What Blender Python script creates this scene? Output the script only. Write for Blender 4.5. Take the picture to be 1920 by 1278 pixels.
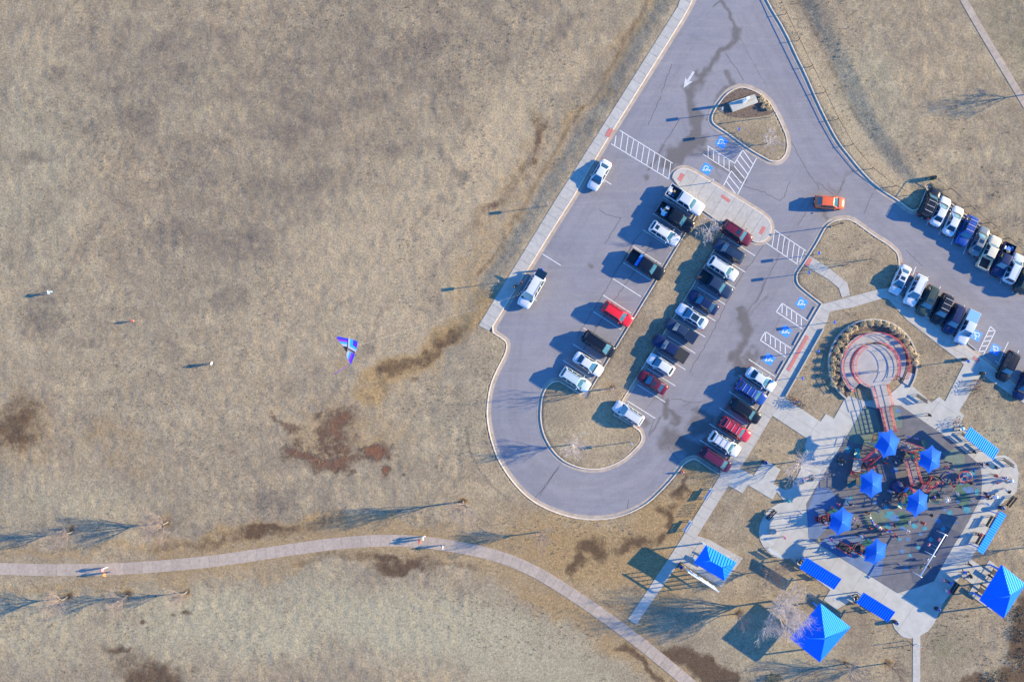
import bpy, bmesh, math, random
import numpy as np
from mathutils import Vector, Matrix
from mathutils.geometry import delaunay_2d_cdt, tessellate_polygon

random.seed(7); np.random.seed(7)
for o in list(bpy.data.objects): bpy.data.objects.remove(o)
scene = bpy.context.scene
col = scene.collection
R = math.radians

# ------------------------------------------------------------------ camera (drone looking straight down)
ALT = 115.0            # camera height in metres
PXM = 12.8             # plan scale: survey units per metre on the ground
cam = bpy.data.cameras.new('camera'); cam_o = bpy.data.objects.new('camera', cam); col.objects.link(cam_o)
cam.sensor_width = 36.0; cam.lens = 36.0*ALT/(1920/PXM)
cam.clip_start = 0.5; cam.clip_end = 3000
cam_o.location = (0, 0, ALT); cam_o.rotation_euler = (0, 0, 0)
scene.camera = cam_o

# ------------------------------------------------------------------ light: low winter sun from the right
SUN_EL, SUN_AZ = 19.5, 7.5     # elevation; direction towards the sun measured from +X towards +Y
w = bpy.data.worlds.new('World'); scene.world = w; w.use_nodes = True
nt = w.node_tree; nt.nodes.clear()
out = nt.nodes.new('ShaderNodeOutputWorld'); bg = nt.nodes.new('ShaderNodeBackground'); sky = nt.nodes.new('ShaderNodeTexSky')
sky.sky_type = 'NISHITA'; sky.sun_disc = False
sky.sun_elevation = R(SUN_EL); sky.sun_rotation = R(90-SUN_AZ)
sky.air_density = 1.0; sky.dust_density = 0.0; sky.ozone_density = 5.0; sky.altitude = 300
bg.inputs['Strength'].default_value = 0.148
hs = nt.nodes.new('ShaderNodeHueSaturation'); hs.inputs['Saturation'].default_value = 1.18; hs.inputs['Hue'].default_value = 0.506; nt.links.new(sky.outputs[0], hs.inputs['Color']); nt.links.new(hs.outputs[0], bg.inputs[0]); nt.links.new(bg.outputs[0], out.inputs[0])
sun = bpy.data.lights.new('sun', 'SUN'); sun.energy = 3.9; sun.angle = R(0.5); sun.color = (1.0, 0.80, 0.42)
sun_o = bpy.data.objects.new('sun', sun); col.objects.link(sun_o)
sd = Vector((math.cos(R(SUN_EL))*math.cos(R(SUN_AZ)), math.cos(R(SUN_EL))*math.sin(R(SUN_AZ)), math.sin(R(SUN_EL))))
sun_o.rotation_euler = sd.to_track_quat('Z', 'Y').to_euler(); sun_o.location = (60, 8, 40)
scene.view_settings.view_transform = 'Standard'; scene.view_settings.look = 'None'
scene.view_settings.exposure = 1.84; scene.view_settings.gamma = 1.0; scene.view_settings.use_curve_mapping = False
scene.render.engine = 'CYCLES'; scene.cycles.max_bounces = 5; scene.cycles.diffuse_bounces = 2; scene.cycles.glossy_bounces = 2

# ------------------------------------------------------------------ helpers
def P(px, py, h=0.0):
    """survey point (photo plan units) -> metres on the plan, for something standing h above the ground"""
    k = (ALT-h)/ALT/PXM
    return ((px-960)*k, (639-py)*k)
def PL(pts, h=0.0): return [P(a, b, h) for a, b in pts]
def V(p, z): return Vector((p[0], p[1], z))

def tag(o, label=None, cat=None, group=None, kind=None):
    if label: o['label'] = label
    if cat: o['category'] = cat
    if group: o['group'] = group
    if kind: o['kind'] = kind
    return o

class MB:
    def __init__(s): s.v = []; s.f = []; s.m = []; s.sm = []
    def add(s, vs, fs, mat=0, smooth=False):
        b = len(s.v); s.v += [tuple(x) for x in vs]
        for f in fs: s.f.append([i+b for i in f]); s.m.append(mat); s.sm.append(smooth)
        return s
    def box(s, x0, x1, y0, y1, z0, z1, mat=0, M=None):
        vs = [Vector(p) for p in ((x0,y0,z0),(x1,y0,z0),(x1,y1,z0),(x0,y1,z0),(x0,y0,z1),(x1,y0,z1),(x1,y1,z1),(x0,y1,z1))]
        if M: vs = [M @ p for p in vs]
        return s.add(vs, [(0,3,2,1),(4,5,6,7),(0,1,5,4),(1,2,6,5),(2,3,7,6),(3,0,4,7)], mat)
    def cyl(s, x, y, z0, z1, r0, r1=None, n=10, mat=0, smooth=True, cap=True):
        r1 = r0 if r1 is None else r1
        vs = [(x+r0*math.cos(2*math.pi*i/n), y+r0*math.sin(2*math.pi*i/n), z0) for i in range(n)] + \
             [(x+r1*math.cos(2*math.pi*i/n), y+r1*math.sin(2*math.pi*i/n), z1) for i in range(n)]
        s.add(vs, [(i,(i+1)%n,n+(i+1)%n,n+i) for i in range(n)], mat, smooth)
        if cap: s.add(vs[n:], [tuple(range(n))], mat); s.add(vs[:n], [tuple(reversed(range(n)))], mat)
        return s
    def lathe(s, x, y, prof, n=12, mat=0, smooth=True):
        vs = [(x+r*math.cos(2*math.pi*i/n), y+r*math.sin(2*math.pi*i/n), z) for r, z in prof for i in range(n)]
        fs = [(k*n+i, k*n+(i+1)%n, (k+1)*n+(i+1)%n, (k+1)*n+i) for k in range(len(prof)-1) for i in range(n)]
        return s.add(vs, fs, mat, smooth)
    def tube(s, pts, r, n=6, mat=0, closed=False, smooth=True):
        pts = [Vector(p) for p in pts]; m = len(pts); vs = []
        rr = r if isinstance(r, (list, tuple)) else [r]*m
        for i, p in enumerate(pts):
            if closed: t = pts[(i+1)%m]-pts[i-1]
            else: t = pts[min(i+1,m-1)]-pts[max(i-1,0)]
            if t.length < 1e-9: t = Vector((0,0,1))
            t.normalize(); a = Vector((0,0,1)) if abs(t.z) < .9 else Vector((1,0,0))
            u = t.cross(a).normalized(); w_ = u.cross(t)
            for k in range(n):
                an = 2*math.pi*k/n; vs.append(p+(u*math.cos(an)+w_*math.sin(an))*rr[i])
        fs = []
        for i in range(m if closed else m-1):
            j = (i+1) % m
            fs += [(i*n+k, i*n+(k+1)%n, j*n+(k+1)%n, j*n+k) for k in range(n)]
        if not closed: fs += [tuple(reversed(range(n))), tuple((m-1)*n+k for k in range(n))]
        return s.add(vs, fs, mat, smooth)
    def prism(s, poly, z0, z1, mat=0):
        n = len(poly)
        a = sum(poly[i][0]*poly[(i+1)%n][1]-poly[(i+1)%n][0]*poly[i][1] for i in range(n))
        if a < 0: poly = poly[::-1]
        top = [(p[0],p[1],z1) for p in poly]; bot = [(p[0],p[1],z0) for p in poly]
        tri = tessellate_polygon([[Vector(p) for p in top]])
        def up(t):
            A, B, C_ = (top[i] for i in t)
            return t if (B[0]-A[0])*(C_[1]-A[1])-(B[1]-A[1])*(C_[0]-A[0]) > 0 else t[::-1]
        tri = [up(tuple(t)) for t in tri]
        s.add(top+bot, tri + [(i, n+i, n+(i+1)%n, (i+1)%n) for i in range(n)], mat)
        return s
    def sphere(s, c, r, n=8, m=5, mat=0, sq=(1,1,1)):
        vs = []
        for j in range(m+1):
            ph = math.pi*j/m
            for i in range(n):
                th = 2*math.pi*i/n
                vs.append((c[0]+sq[0]*r*math.sin(ph)*math.cos(th), c[1]+sq[1]*r*math.sin(ph)*math.sin(th), c[2]+sq[2]*r*math.cos(ph)))
        fs = [(j*n+i, (j+1)*n+i, (j+1)*n+(i+1)%n, j*n+(i+1)%n) for j in range(m) for i in range(n)]
        return s.add(vs, fs, mat, True)
    def mesh(s, name, mats=()):
        me = bpy.data.meshes.new(name); me.from_pydata(s.v, [], s.f)
        for m in mats: me.materials.append(m)
        me.polygons.foreach_set('material_index', s.m); me.polygons.foreach_set('use_smooth', s.sm)
        me.update(); return me
def obj(name, mb, mat=None, parent=None, loc=None, rz=0):
    mats = mat if isinstance(mat, (list, tuple)) else ([mat] if mat else [])
    me = mb.mesh(name, mats) if isinstance(mb, MB) else mb
    o = bpy.data.objects.new(name, me); col.objects.link(o)
    if parent: o.parent = parent
    if loc is not None: o.location = loc
    if rz: o.rotation_euler = (0, 0, rz)
    return o
def empty(name, loc, rz=0):
    o = bpy.data.objects.new(name, None); o.empty_display_size = .2; col.objects.link(o)
    o.location = loc; o.rotation_euler = (0, 0, rz); return o
def copy_tree(o, parent=None):
    c = o.copy(); col.objects.link(c); c.parent = parent
    for ch in o.children: copy_tree(ch, c)
    return c

# ------------------------------------------------------------------ materials
MATS = {}
def mat(name, color, rough=.6, metal=0., noise=None, var=0., bump=0., coat=0., spec=.5, trans=0.):
    """plain procedural surface: colour broken up by object-space noise, optional per-object variation"""
    if name in MATS: return MATS[name]
    m = bpy.data.materials.new(name); m.use_nodes = True; MATS[name] = m
    n = m.node_tree; b = n.nodes['Principled BSDF']
    b.inputs['Roughness'].default_value = rough; b.inputs['Metallic'].default_value = metal
    b.inputs['Coat Weight'].default_value = coat; b.inputs['Coat Roughness'].default_value = .08
    b.inputs['Specular IOR Level'].default_value = spec
    b.inputs['Base Color'].default_value = (*color, 1)
    last = None
    if noise:
        sc, amt = noise
        tc = n.nodes.new('ShaderNodeTexCoord'); nz = n.nodes.new('ShaderNodeTexNoise'); nz.inputs['Scale'].default_value = sc; nz.inputs['Detail'].default_value = 5
        n.links.new(tc.outputs['Object'], nz.inputs['Vector'])
        mr = n.nodes.new('ShaderNodeMapRange'); mr.inputs['From Min'].default_value = .3; mr.inputs['From Max'].default_value = .7
        mr.inputs['To Min'].default_value = 1-amt; mr.inputs['To Max'].default_value = 1+amt
        n.links.new(nz.outputs[0], mr.inputs['Value'])
        last = mr.outputs[0]
        if bump:
            bp = n.nodes.new('ShaderNodeBump'); bp.inputs['Strength'].default_value = bump; bp.inputs['Distance'].default_value = .02
            n.links.new(nz.outputs[0], bp.inputs['Height']); n.links.new(bp.outputs[0], b.inputs['Normal'])
    if var:
        oi = n.nodes.new('ShaderNodeObjectInfo'); mv = n.nodes.new('ShaderNodeMapRange')
        mv.inputs['To Min'].default_value = 1-var; mv.inputs['To Max'].default_value = 1+var
        n.links.new(oi.outputs['Random'], mv.inputs['Value'])
        if last:
            mm = n.nodes.new('ShaderNodeMath'); mm.operation = 'MULTIPLY'; n.links.new(last, mm.inputs[0]); n.links.new(mv.outputs[0], mm.inputs[1]); last = mm.outputs[0]
        else: last = mv.outputs[0]
    if last:
        vm = n.nodes.new('ShaderNodeVectorMath'); vm.operation = 'SCALE'; vm.inputs[0].default_value = color
        n.links.new(last, vm.inputs['Scale']); n.links.new(vm.outputs[0], b.inputs['Base Color'])
    return m
M_CONC = mat('concrete_walk', (.33,.315,.295), .85, noise=(2.2,.10), var=.05, bump=.15)
M_PLAZA = mat('concrete_plaza', (.34,.335,.315), .85, noise=(.9,.10), var=.05, bump=.12)
M_TRAIL = mat('concrete_trail', (.300,.245,.203), .9, noise=(2.5,.14), var=.07, bump=.15)
M_KERB = mat('concrete_kerb', (.49,.42,.35), .85, noise=(1.6,.16), bump=.1)
M_GUT = mat('concrete_gutter', (.31,.26,.22), .9, noise=(1.1,.18), bump=.1)
M_PAINT = mat('road_paint_white', (.58,.585,.59), .7, noise=(3.,.12))
M_BLUEP = mat('road_paint_blue', (.02,.22,.72), .6, noise=(4.,.12))
M_DOME = mat('tactile_red', (.40,.13,.12), .8, noise=(5.,.15))
M_TAR = mat('crack_tar', (.075,.07,.075), .8)
M_RUBBER = mat('rubber_grey', (.100,.102,.122), .9, noise=(1.2,.16), bump=.1)
M_RUBB = mat('rubber_blue', (.06,.14,.30), .9, noise=(1.5,.2))
M_RUBL = mat('rubber_lightblue', (.085,.14,.26), .9, noise=(.8,.15))
M_RUBG = mat('rubber_green', (.05,.11,.085), .9, noise=(1.5,.2))
M_RUBT = mat('rubber_teal', (.03,.20,.28), .9, noise=(1.5,.25))
M_RUBD = mat('rubber_slate', (.06,.07,.105), .9, noise=(.8,.18))
M_MULCH = mat('mulch', (.11,.08,.065), .95, noise=(5.,.5), bump=.6)
M_STEEL = mat('galvanised_steel', (.50,.51,.53), .4, .7)
M_DARK = mat('dark_metal', (.03,.03,.035), .5, .2)
M_WHITE = mat('white_metal', (.72,.73,.74), .45)
M_RED = mat('red_metal', (.55,.035,.045), .4)
M_REDP = mat('red_rail', (.50,.05,.07), .4)
M_BLUEM = mat('blue_metal', (.03,.17,.62), .4)
M_ROOF = mat('blue_roof', (.006,.20,.86), .6, metal=.5, noise=(.6,.10), spec=.3)
M_RIB = mat('blue_roof_rib', (.005,.175,.78), .6, metal=.5, spec=.3)
M_CLOTH = mat('blue_canopy_cloth', (.007,.105,.50), .8, noise=(.7,.16), spec=.2)
M_TEAL = mat('teal_plastic', (.02,.22,.24), .35)
M_GREENP = mat('green_plastic', (.02,.10,.07), .4)
M_WOODP = mat('grey_slat', (.34,.38,.46), .6, noise=(6.,.15))
M_TYRE = mat('tyre', (.018,.018,.02), .85)
M_RIM = mat('rim', (.45,.46,.48), .3, .8)
M_GLASS = mat('car_glass', (.012,.028,.045), .06, spec=.8)
M_GLASS_SKY = mat('car_glass_sky_tint', (.035,.115,.18), .08, spec=.8)  # windshields: sky reflection put into the base colour as teal
M_LAMP = mat('headlamp', (.75,.77,.8), .15)
M_TAIL = mat('tail_lamp', (.55,.01,.015), .2)
M_BLACKP = mat('black_trim', (.015,.015,.017), .55)
M_PLATE = mat('plate', (.6,.6,.62), .5)
M_BARK = mat('bark', (.23,.19,.17), .9, noise=(4.,.3))
M_TWIG = mat('twig', (.27,.215,.205), .9, noise=(2.,.2))
M_TWIG2 = mat('twig_dark', (.20,.14,.12), .9, noise=(2.,.2))
M_TANG = mat('ornamental_grass', (.68,.52,.30), .9, var=.15, noise=(8.,.3))
M_SHRUB = mat('dark_brush', (.055,.05,.035), .95, noise=(5.,.4))
M_ROCK = mat('rock', (.28,.27,.26), .9, noise=(3.,.2), bump=.3)

# ------------------------------------------------------------------ plan of the place
K_LEFT = [(1338,-68),(1300,-8),(1288,19),(1249.5,81),(1164,218),(1122.6,283.8),(1079.4,360),(1040,421),(991,500),(937.6,586.4),(917,620),
  (942.6,636.3),(948,642),(949.2,650),(947,660),(942.6,670),(927.6,698.3),(918.2,722.7),(913.5,749),(911.6,780),(916.8,813.8),(928.5,851.4),(939,872),(953.9,894.6),(967,911),(983.9,928.4),
  (1003,943),(1025.3,954.6),(1045,962.5),(1066.6,968.7),(1085,972.4),(1104,974.4),(1122,974.2),(1141.7,972.5),(1160,968.5),(1179.2,962.2),(1200,952.5),(1220,939.6),(1241.3,919),(1260,899),(1275,880),
  (1281,872),(1287.6,866.4),(1297.6,861.4),(1304,861.5),(1309,864),(1325,875),(1350,890)]
K_ROW3 = [(1350,890),(1427.8,763.8),(1541.5,570)]
K_ISLE = [(1541.5,569),(1519,551.5),(1503,538.5),(1497,532),(1494.6,525.2),(1494.4,518),(1496.4,511),(1507.7,495),(1518,479),(1534,453.8),(1543.9,434),(1549,426.5),(1555,420.5),(1562.5,416),(1571.4,413.2),(1583.9,412),(1592,413),(1600,416.3),(1615,426.4),(1640,445),(1661.7,457.7),(1676.7,470.5),(1681,476),(1683.3,483),(1684.3,499),(1667,539)]
K_ROW5 = [(1667,540),(1793,638),(1920,736),(1990,790)]
K_RIGHT = [(1410,-62),(1437.4,0),(1473.7,59.8),(1494.8,107),(1509.4,135),(1535.4,195),(1562.5,249),(1576,271),(1592,291),(1613,317),(1634.4,340),(1656.8,358),(1686,376),(1701.5,388.7),(1710,393.5),(1716,393),(1721,390),(1724,385.4),(1736,352),(1738,345)]
K_ROW4 = [(1738,345),(1837.5,423),(1882,459),(1990,545)]
ASPH = K_LEFT + K_ROW3[1:] + K_ISLE[1:] + K_ROW5[1:] + K_ROW4[::-1] + K_RIGHT[::-1][1:]
MEDIAN = [(1309,399),(1286.5,437.4),(1134.5,686.6),(1098.5,746.2),(1055,719),(1049,716),(1043,715.4),(1037,717),(1030,722),(1023.4,730),(1019,740),(1016.4,752),(1014.4,777),(1016,796),(1021,815),(1029,830.7),(1037,843),(1047.8,855),(1059,863.5),(1072,870),(1086,875),(1102,877.7),(1117,878),(1132,876),(1147,871),(1160.5,864.5),(1175,855),(1188.6,842),(1196,834),(1200.8,827),(1202.5,821),(1201.8,815.7),(1199,809),(1194.3,804.4),(1181,796),(1149,777),(1164,752.8),(1228.4,649),(1301.6,529),(1362,428)]
WALKI = [(1262,335),(1263,328),(1268,321.5),(1275,318),(1283,316.8),(1290,318),(1305,325.5),(1331.5,342),(1380.3,372),(1425.4,400),(1434,406),(1440.4,413.4),(1444,421),(1445,429),(1443,438),(1438.5,445.4),(1431,451),(1423.5,453),(1416,452.5),(1410,449.5),(1362,423),(1322,396),(1309,387)]
TRI = [(1386.3,165.6),(1373.8,169.6),(1361.3,179),(1349.6,193.8),(1341,207),(1336.3,216.5),(1335.5,225),(1338.6,232),(1349.6,239.5),(1369,252),(1406.6,280),(1440.4,298.9),(1446,301.3),(1451.6,302),(1458,301.3),(1463,299),(1468,294),(1472.3,287.6),(1475,276.3),(1474.7,266),(1472.3,253.8),(1466,239),(1457.3,220),(1452.8,211.8),(1442.7,193.8),(1436,187),(1427.8,179.7),(1414.5,172),(1400.4,166.8),(1393,165.3)]
ASPH_W = np.array(PL(ASPH))

def resample(pts, step):
    out_ = [Vector(pts[0]).to_2d() if False else Vector((pts[0][0], pts[0][1]))]
    for i in range(len(pts)-1):
        a = Vector(pts[i]); b = Vector(pts[i+1]); n = max(1, int(math.ceil((b-a).length/step)))
        for k in range(1, n+1): out_.append(a.lerp(b, k/n))
    return [(p.x, p.y) for p in out_]
def smooth_poly(pts, closed=False, it=2):
    for _ in range(it):
        n = len(pts); q = []
        for i in range(n if closed else n-1):
            a = pts[i]; b = pts[(i+1)%n]
            q += [(a[0]*.75+b[0]*.25, a[1]*.75+b[1]*.25), (a[0]*.25+b[0]*.75, a[1]*.25+b[1]*.75)]
        pts = q if closed else [pts[0]]+q+[pts[-1]]
    return pts
def offset(pts, d, closed=False):
    """offset polyline to its left by d"""
    n = len(pts); res = []
    for i in range(n):
        p = Vector(pts[i])
        a = Vector(pts[i-1]) if (i > 0 or closed) else None
        b = Vector(pts[(i+1)%n]) if (i < n-1 or closed) else None
        def nrm(u, v):
            t = v-u
            return Vector((-t.y, t.x)).normalized() if t.length > 1e-9 else Vector((0,0))
        if a is None: m = nrm(p, b); k = 1
        elif b is None: m = nrm(a, p); k = 1
        else:
            n1, n2 = nrm(a, p), nrm(p, b); m = (n1+n2)
            if m.length < 1e-6: m = n1; k = 1
            else: m.normalize(); k = 1/max(.45, m.dot(n1))
        q = p + m*d*k; res.append((q.x, q.y))
    return res
def inside(X, Y, poly):
    c = np.zeros(X.shape, bool); n = len(poly)
    for i in range(n):
        x0, y0 = poly[i]; x1, y1 = poly[(i+1)%n]
        if y0 == y1: continue
        k = ((y0 > Y) != (y1 > Y)) & (X < (x1-x0)*(Y-y0)/(y1-y0)+x0)
        c ^= k
    return c
def seg_dist(X, Y, pts):
    d = np.full(X.shape, 1e9)
    for i in range(len(pts)-1):
        ax, ay = pts[i]; bx, by = pts[i+1]; L = (bx-ax)**2+(by-ay)**2+1e-12
        t = np.clip(((X-ax)*(bx-ax)+(Y-ay)*(by-ay))/L, 0, 1)
        d = np.minimum(d, np.hypot(X-ax-t*(bx-ax), Y-ay-t*(by-ay)))
    return d
def vnoise(X, Y, scale, seed):
    rs = np.random.RandomState(seed); G = rs.rand(256, 256)
    x = X/scale+1000; y = Y/scale+1000; xi = np.floor(x).astype(int); yi = np.floor(y).astype(int); fx = x-xi; fy = y-yi
    fx = fx*fx*(3-2*fx); fy = fy*fy*(3-2*fy); g = lambda a, b: G[a % 256, b % 256]
    return (g(xi,yi)*(1-fx)+g(xi+1,yi)*fx)*(1-fy)+(g(xi,yi+1)*(1-fx)+g(xi+1,yi+1)*fx)*fy
def sstep(x): x = np.clip(x, 0, 1); return x*x*(3-2*x)

# ------------------------------------------------------------------ ground
CS = 0.25; GX0, GX1, GY0, GY1 = -84.0, 84.0, -58.0, 58.0
gx = np.arange(GX0, GX1+1e-6, CS); gy = np.arange(GY0, GY1+1e-6, CS)
X, Y = np.meshgrid(gx, gy); PXg = X*PXM+960; PYg = 639-Y*PXM
in_asph = inside(X, Y, ASPH_W)
for isl in (MEDIAN, WALKI, TRI): in_asph &= ~inside(X, Y, PL(isl))
E_L = [(1420,-220),(1300,-40),(1275,0),(1146,211),(1107.6,271.6),(1040,377.7),(915.8,580),(897.5,610),(880,660),(880,1400)]   # field-side edge of the left walk
ex = np.interp(PYg, [p[1] for p in E_L], [p[0] for p in E_L])
dl = (ex-PXg)/PXM*.85
fade = 1-sstep((PYg-480)/330)
Z = np.full(X.shape, .10)
Z -= np.where(dl > 0, .38*sstep((dl-.35)/3.1)*fade, 0)
K_R2 = [(1410,-62),(1437,0),(1495,107),(1535,195),(1562,249),(1592,291),(1634,340)]
rx = np.interp(PYg, [p[1] for p in K_R2]+[420], [p[0] for p in K_R2]+[1760])
dr = (PXg-rx)/PXM*.9
fr = 1-sstep((PYg-300)/120)
Z += np.where(dr > 0, .36*sstep((dr-3.7)/3.2)*fr, 0)
far = sstep(np.maximum(dl-4, 0)/6)
Z += far*(vnoise(X, Y, 9, 1)-.5)*.10
Zb = Z.copy()
Z += np.where((dl > .3) | (dr > 5), 1, 0)*((vnoise(X, Y, 1.0, 2)-.5)*.07+(vnoise(X, Y, .5, 3)-.5)*.05)
TR_A = [(-90,1062),(0,1065),(101,1068),(239,1065.5),(399,1052),(520,1033),(640,1016),(749.6,1010.5),(850,1022),(936,1041),(1000,1068),(1045,1095),(1100,1131),(1172,1182),(1245,1240),(1330,1312)]
td = np.minimum(seg_dist(PXg, PYg, TR_A), seg_dist(PXg, PYg, [(1770,-60),(1799,-5),(1835,58),(1866,110),(1920,200),(1960,268)]))/PXM
Z = Zb+(Z-Zb)*sstep((td-1.3)/1.2)
Z = np.where(in_asph, -.06, Z)
def gz(x, y):
    i = min(max(int(round((x-GX0)/CS)), 0), len(gx)-1); j = min(max(int(round((y-GY0)/CS)), 0), len(gy)-1)
    z = Z[j, i]; return float(max(z, 0.0)) if z > -.07 and in_asph[j, i] else float(z)

# masks: soil, rust-coloured dead grass, dark thatch and corner vignetting, pale bleached grass, mud, green
PXw = PXg+(vnoise(X,Y,4.5,11)-.5)*46+(vnoise(X,Y,1.6,12)-.5)*26+(vnoise(X,Y,.6,13)-.5)*9
PYw = PYg+(vnoise(X,Y,4.5,14)-.5)*30+(vnoise(X,Y,1.6,15)-.5)*22+(vnoise(X,Y,.6,16)-.5)*9
MK = {k: np.zeros(X.shape, np.float32) for k in ('soil','rust','dark','pale','mud','green','warm')}
def blob(k, px, py, rx_, ry_, a=0, s=1.0):
    c, q = math.cos(R(a)), math.sin(R(a)); wf = min(1., (rx_+ry_)/40); dx, dy = PXg+(PXw-PXg)*wf-px, PYg+(PYw-PYg)*wf-py
    u = (dx*c+dy*q)/rx_; v = (-dx*q+dy*c)/ry_
    MK[k] = np.maximum(MK[k], s*np.clip(1.35-.8*np.hypot(u, v), 0, 1).astype(np.float32))
def stroke(k, pts, wd, s=1.0):
    wf = min(1., wd/14); d = seg_dist(PXg+(PXw-PXg)*wf, PYg+(PYw-PYg)*wf, pts)/wd
    MK[k] = np.maximum(MK[k], s*np.clip(1.5-d, 0, 1).astype(np.float32))
zb = lambda zx, zy: (480+zx/3.196, 560+zy/3.196)
for zx, zy, a, b, s in [(510,760,95,130,1.1),(450,850,75,90,1),(330,945,150,62,1.1),(470,985,150,50,1.1),(200,755,75,45,1),(110,720,26,22,1),(290,860,42,50,.9),(380,700,26,32,.9),(620,915,34,14,.9),(945,495,26,24,.7),(1060,530,44,30,.45),(570,1045,30,20,.8),(690,585,30,18,.6),(520,900,50,50,1)]:
    blob('soil', *zb(zx, zy), a/3.196, b/3.196, 0, s*.9)
for zx, zy, a, b in [(720,955,85,62),(790,1045,26,26),(890,1055,8,9)]: blob('soil', *zb(zx, zy), a/3.196, b/3.196, -12, 1.25)
for zx, zy, a, b, an, s in [(890,410,110,48,-30,1),(1060,325,80,30,-25,.9),(750,530,80,26,-35,.9),(1130,225,50,45,0,.7),(1200,90,40,80,20,.5),(500,400,40,30,-40,.5),(720,860,60,40,0,.7),(290,780,60,40,0,.6)]:
    blob('rust', *zb(zx, zy), a/3.196, b/3.196, an, s)
stroke('rust', [(695,735),(745,695),(800,655),(850,620),(900,570)], 30, 1.0); stroke('mud', [(725,705),(765,682),(805,660),(850,625)], 15, .62); blob('rust', 640, 815, 120, 60, 0, .55); stroke('mud', [(740,700),(780,675)], 12, .6)
stroke('rust', [(1232,-20),(1219,0),(1160,102),(1119,170),(1053,267),(1000,363),(963,426),(901,520),(880,570)], 13, .55); stroke('mud', [(1228,-20),(1215,0),(1157,102),(1116,170),(1050,267),(997,363),(960,426),(900,518)], 4.5, .34)
for px, py, a, b, s in [(1003,253,13,34,.85),(1000,293,9,12,.8),(985,330,14,10,.5),(953,340,18,14,.5),(923,390,14,12,.75),(905,425,14,10,.4),(990,215,10,10,.4)]: blob('soil', px, py, a, b, 0, s)
TR_C = [(-90,1062),(0,1065),(101,1068),(239,1065.5),(399,1052),(520,1033),(640,1016),(749.6,1010.5),(850,1022),(936,1041),(1000,1068),(1045,1095),(1100,1131),(1172,1182),(1245,1240),(1330,1312)]
stroke('rust', [(330,1055),(520,1028),(640,1012),(750,1008),(850,1020),(936,1045),(1000,1075),(1100,1138),(1180,1195),(1270,1270)], 44, .62)
stroke('rust', [(0,1035),(240,1030),(400,1015),(520,1000)], 14, .55); stroke('rust', [(0,1098),(150,1094),(360,1085),(560,1060)], 14, .5)
blob('rust', 1120, 1040, 170, 70, 12, 1.0); blob('rust', 1220, 1060, 100, 80, 0, .9); blob('rust', 1250, 970, 70, 70, 0, .95); blob('rust', 1400, 1130, 60, 30, 0, .5); blob('rust', 1420, 990, 30, 60, 0, .4)
blob('rust', 1040, 1120, 110, 30, 33, .8); blob('rust', 1180, 1220, 100, 25, 40, .8); blob('rust', 1290, 890, 50, 25, 20, .75); blob('rust', 1310, 930, 45, 40, 0, .55)
for px, py, a, b, an, s in [(483,1003,36,8,-8,1),(763,1056,42,13,8,1),(733,1036,34,7,3,.8),(1125,1026,26,16,0,.95),(1097,1058,9,28,25,.9),(1203,1020,32,12,-8,.8),(1137,1130,14,6,10,.5),
      (1277,1217,24,14,35,1),(1308,1235,38,18,35,1.1),(1340,1258,44,19,30,1.2),(1375,1272,24,13,0,1.2),(1276,913,6,24,4,.8),(1247,971,6,26,4,.9),(1239,1009,6,10,0,.9),(1262,946,9,7,0,.6),
      (220,1207,28,9,5,.8),(320,1257,44,18,10,.9),(283,1272,36,12,0,.9),(250,1240,50,30,20,.45),(40,793,26,30,0,.45),(17,760,16,20,0,.5),(345,1150,9,5,0,.8),(322,1152,5,3,0,.8),(266,1165,5,4,0,.8),
      (1920,1155,24,40,0,.8),(1916,1200,22,40,0,1),(1850,1275,70,12,-8,.9),(1905,1260,36,16,-30,1)]: blob('mud', px, py, a, b, an, s)
stroke('mud', [(1167,1210),(1205,1240),(1246,1280)], 7, .75)
for px, py, a, b, an in [(780,80,85,50,-10),(697,14,40,18,0),(613,217,75,32,-10),(680,187,56,24,0),(690,130,60,30,0),(1047,60,22,36,30),(1075,40,16,20,30),(947,103,20,16,0),(990,150,10,30,-20),(113,140,22,18,0),(213,173,34,14,-15),(360,140,48,10,-6),(317,93,46,22,0),(150,240,22,22,0),(67,300,40,12,-30),(367,283,52,22,0),(490,347,55,36,0),(550,177,80,40,0),(467,450,95,42,0),(417,573,62,30,0),(77,607,30,24,0),(177,647,24,18,0),(90,560,30,20,0),(860,330,16,20,-30),(840,290,20,10,60),(870,230,10,24,20),(690,640,10,26,30),(540,250,60,30,0),(420,60,70,20,-5),(250,230,60,30,0),(600,330,50,30,0),(730,270,40,30,0),(300,980,50,20,0),(500,940,60,30,0),(330,430,60,40,0)]: blob('dark', px, py, a, b, an, .75)
stroke('dark', [(700,620),(720,580),(745,545)], 10, .5); stroke('dark', [(640,700),(620,735),(600,760)], 10, .4)
stroke('dark', [(875,800),(880,840),(897,880),(925,912),(955,940)], 2.2, .9)
stroke('rust', [(1010,240),(960,340),(910,430),(870,530),(845,600)], 30, .5); stroke('soil', [(1000,270),(960,345),(920,400)], 10, .5)
blob('warm', 900, 330, 190, 80, -58, .9); blob('warm', 720, 470, 260, 110, -20, .8); blob('warm', 780, 560, 160, 90, -40, .7); blob('warm', 1000, 180, 120, 50, -58, .6); blob('warm', 560, 620, 160, 80, 0, .5); blob('warm', 1130, 790, 80, 60, 0, .5); blob('warm', 380, 760, 160, 60, 0, .4)
blob('dark', 640, 110, 330, 120, -8, .58); blob('dark', 380, 330, 220, 110, 0, .48); blob('dark', 560, 300, 160, 120, -30, .46); blob('dark', 880, 60, 110, 60, -40, .5); blob('dark', 200, 190, 220, 70, -28, .46); blob('dark', 480, 480, 160, 70, 0, .46); blob('dark', 1640, 250, 90, 40, 50, .35)
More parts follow.
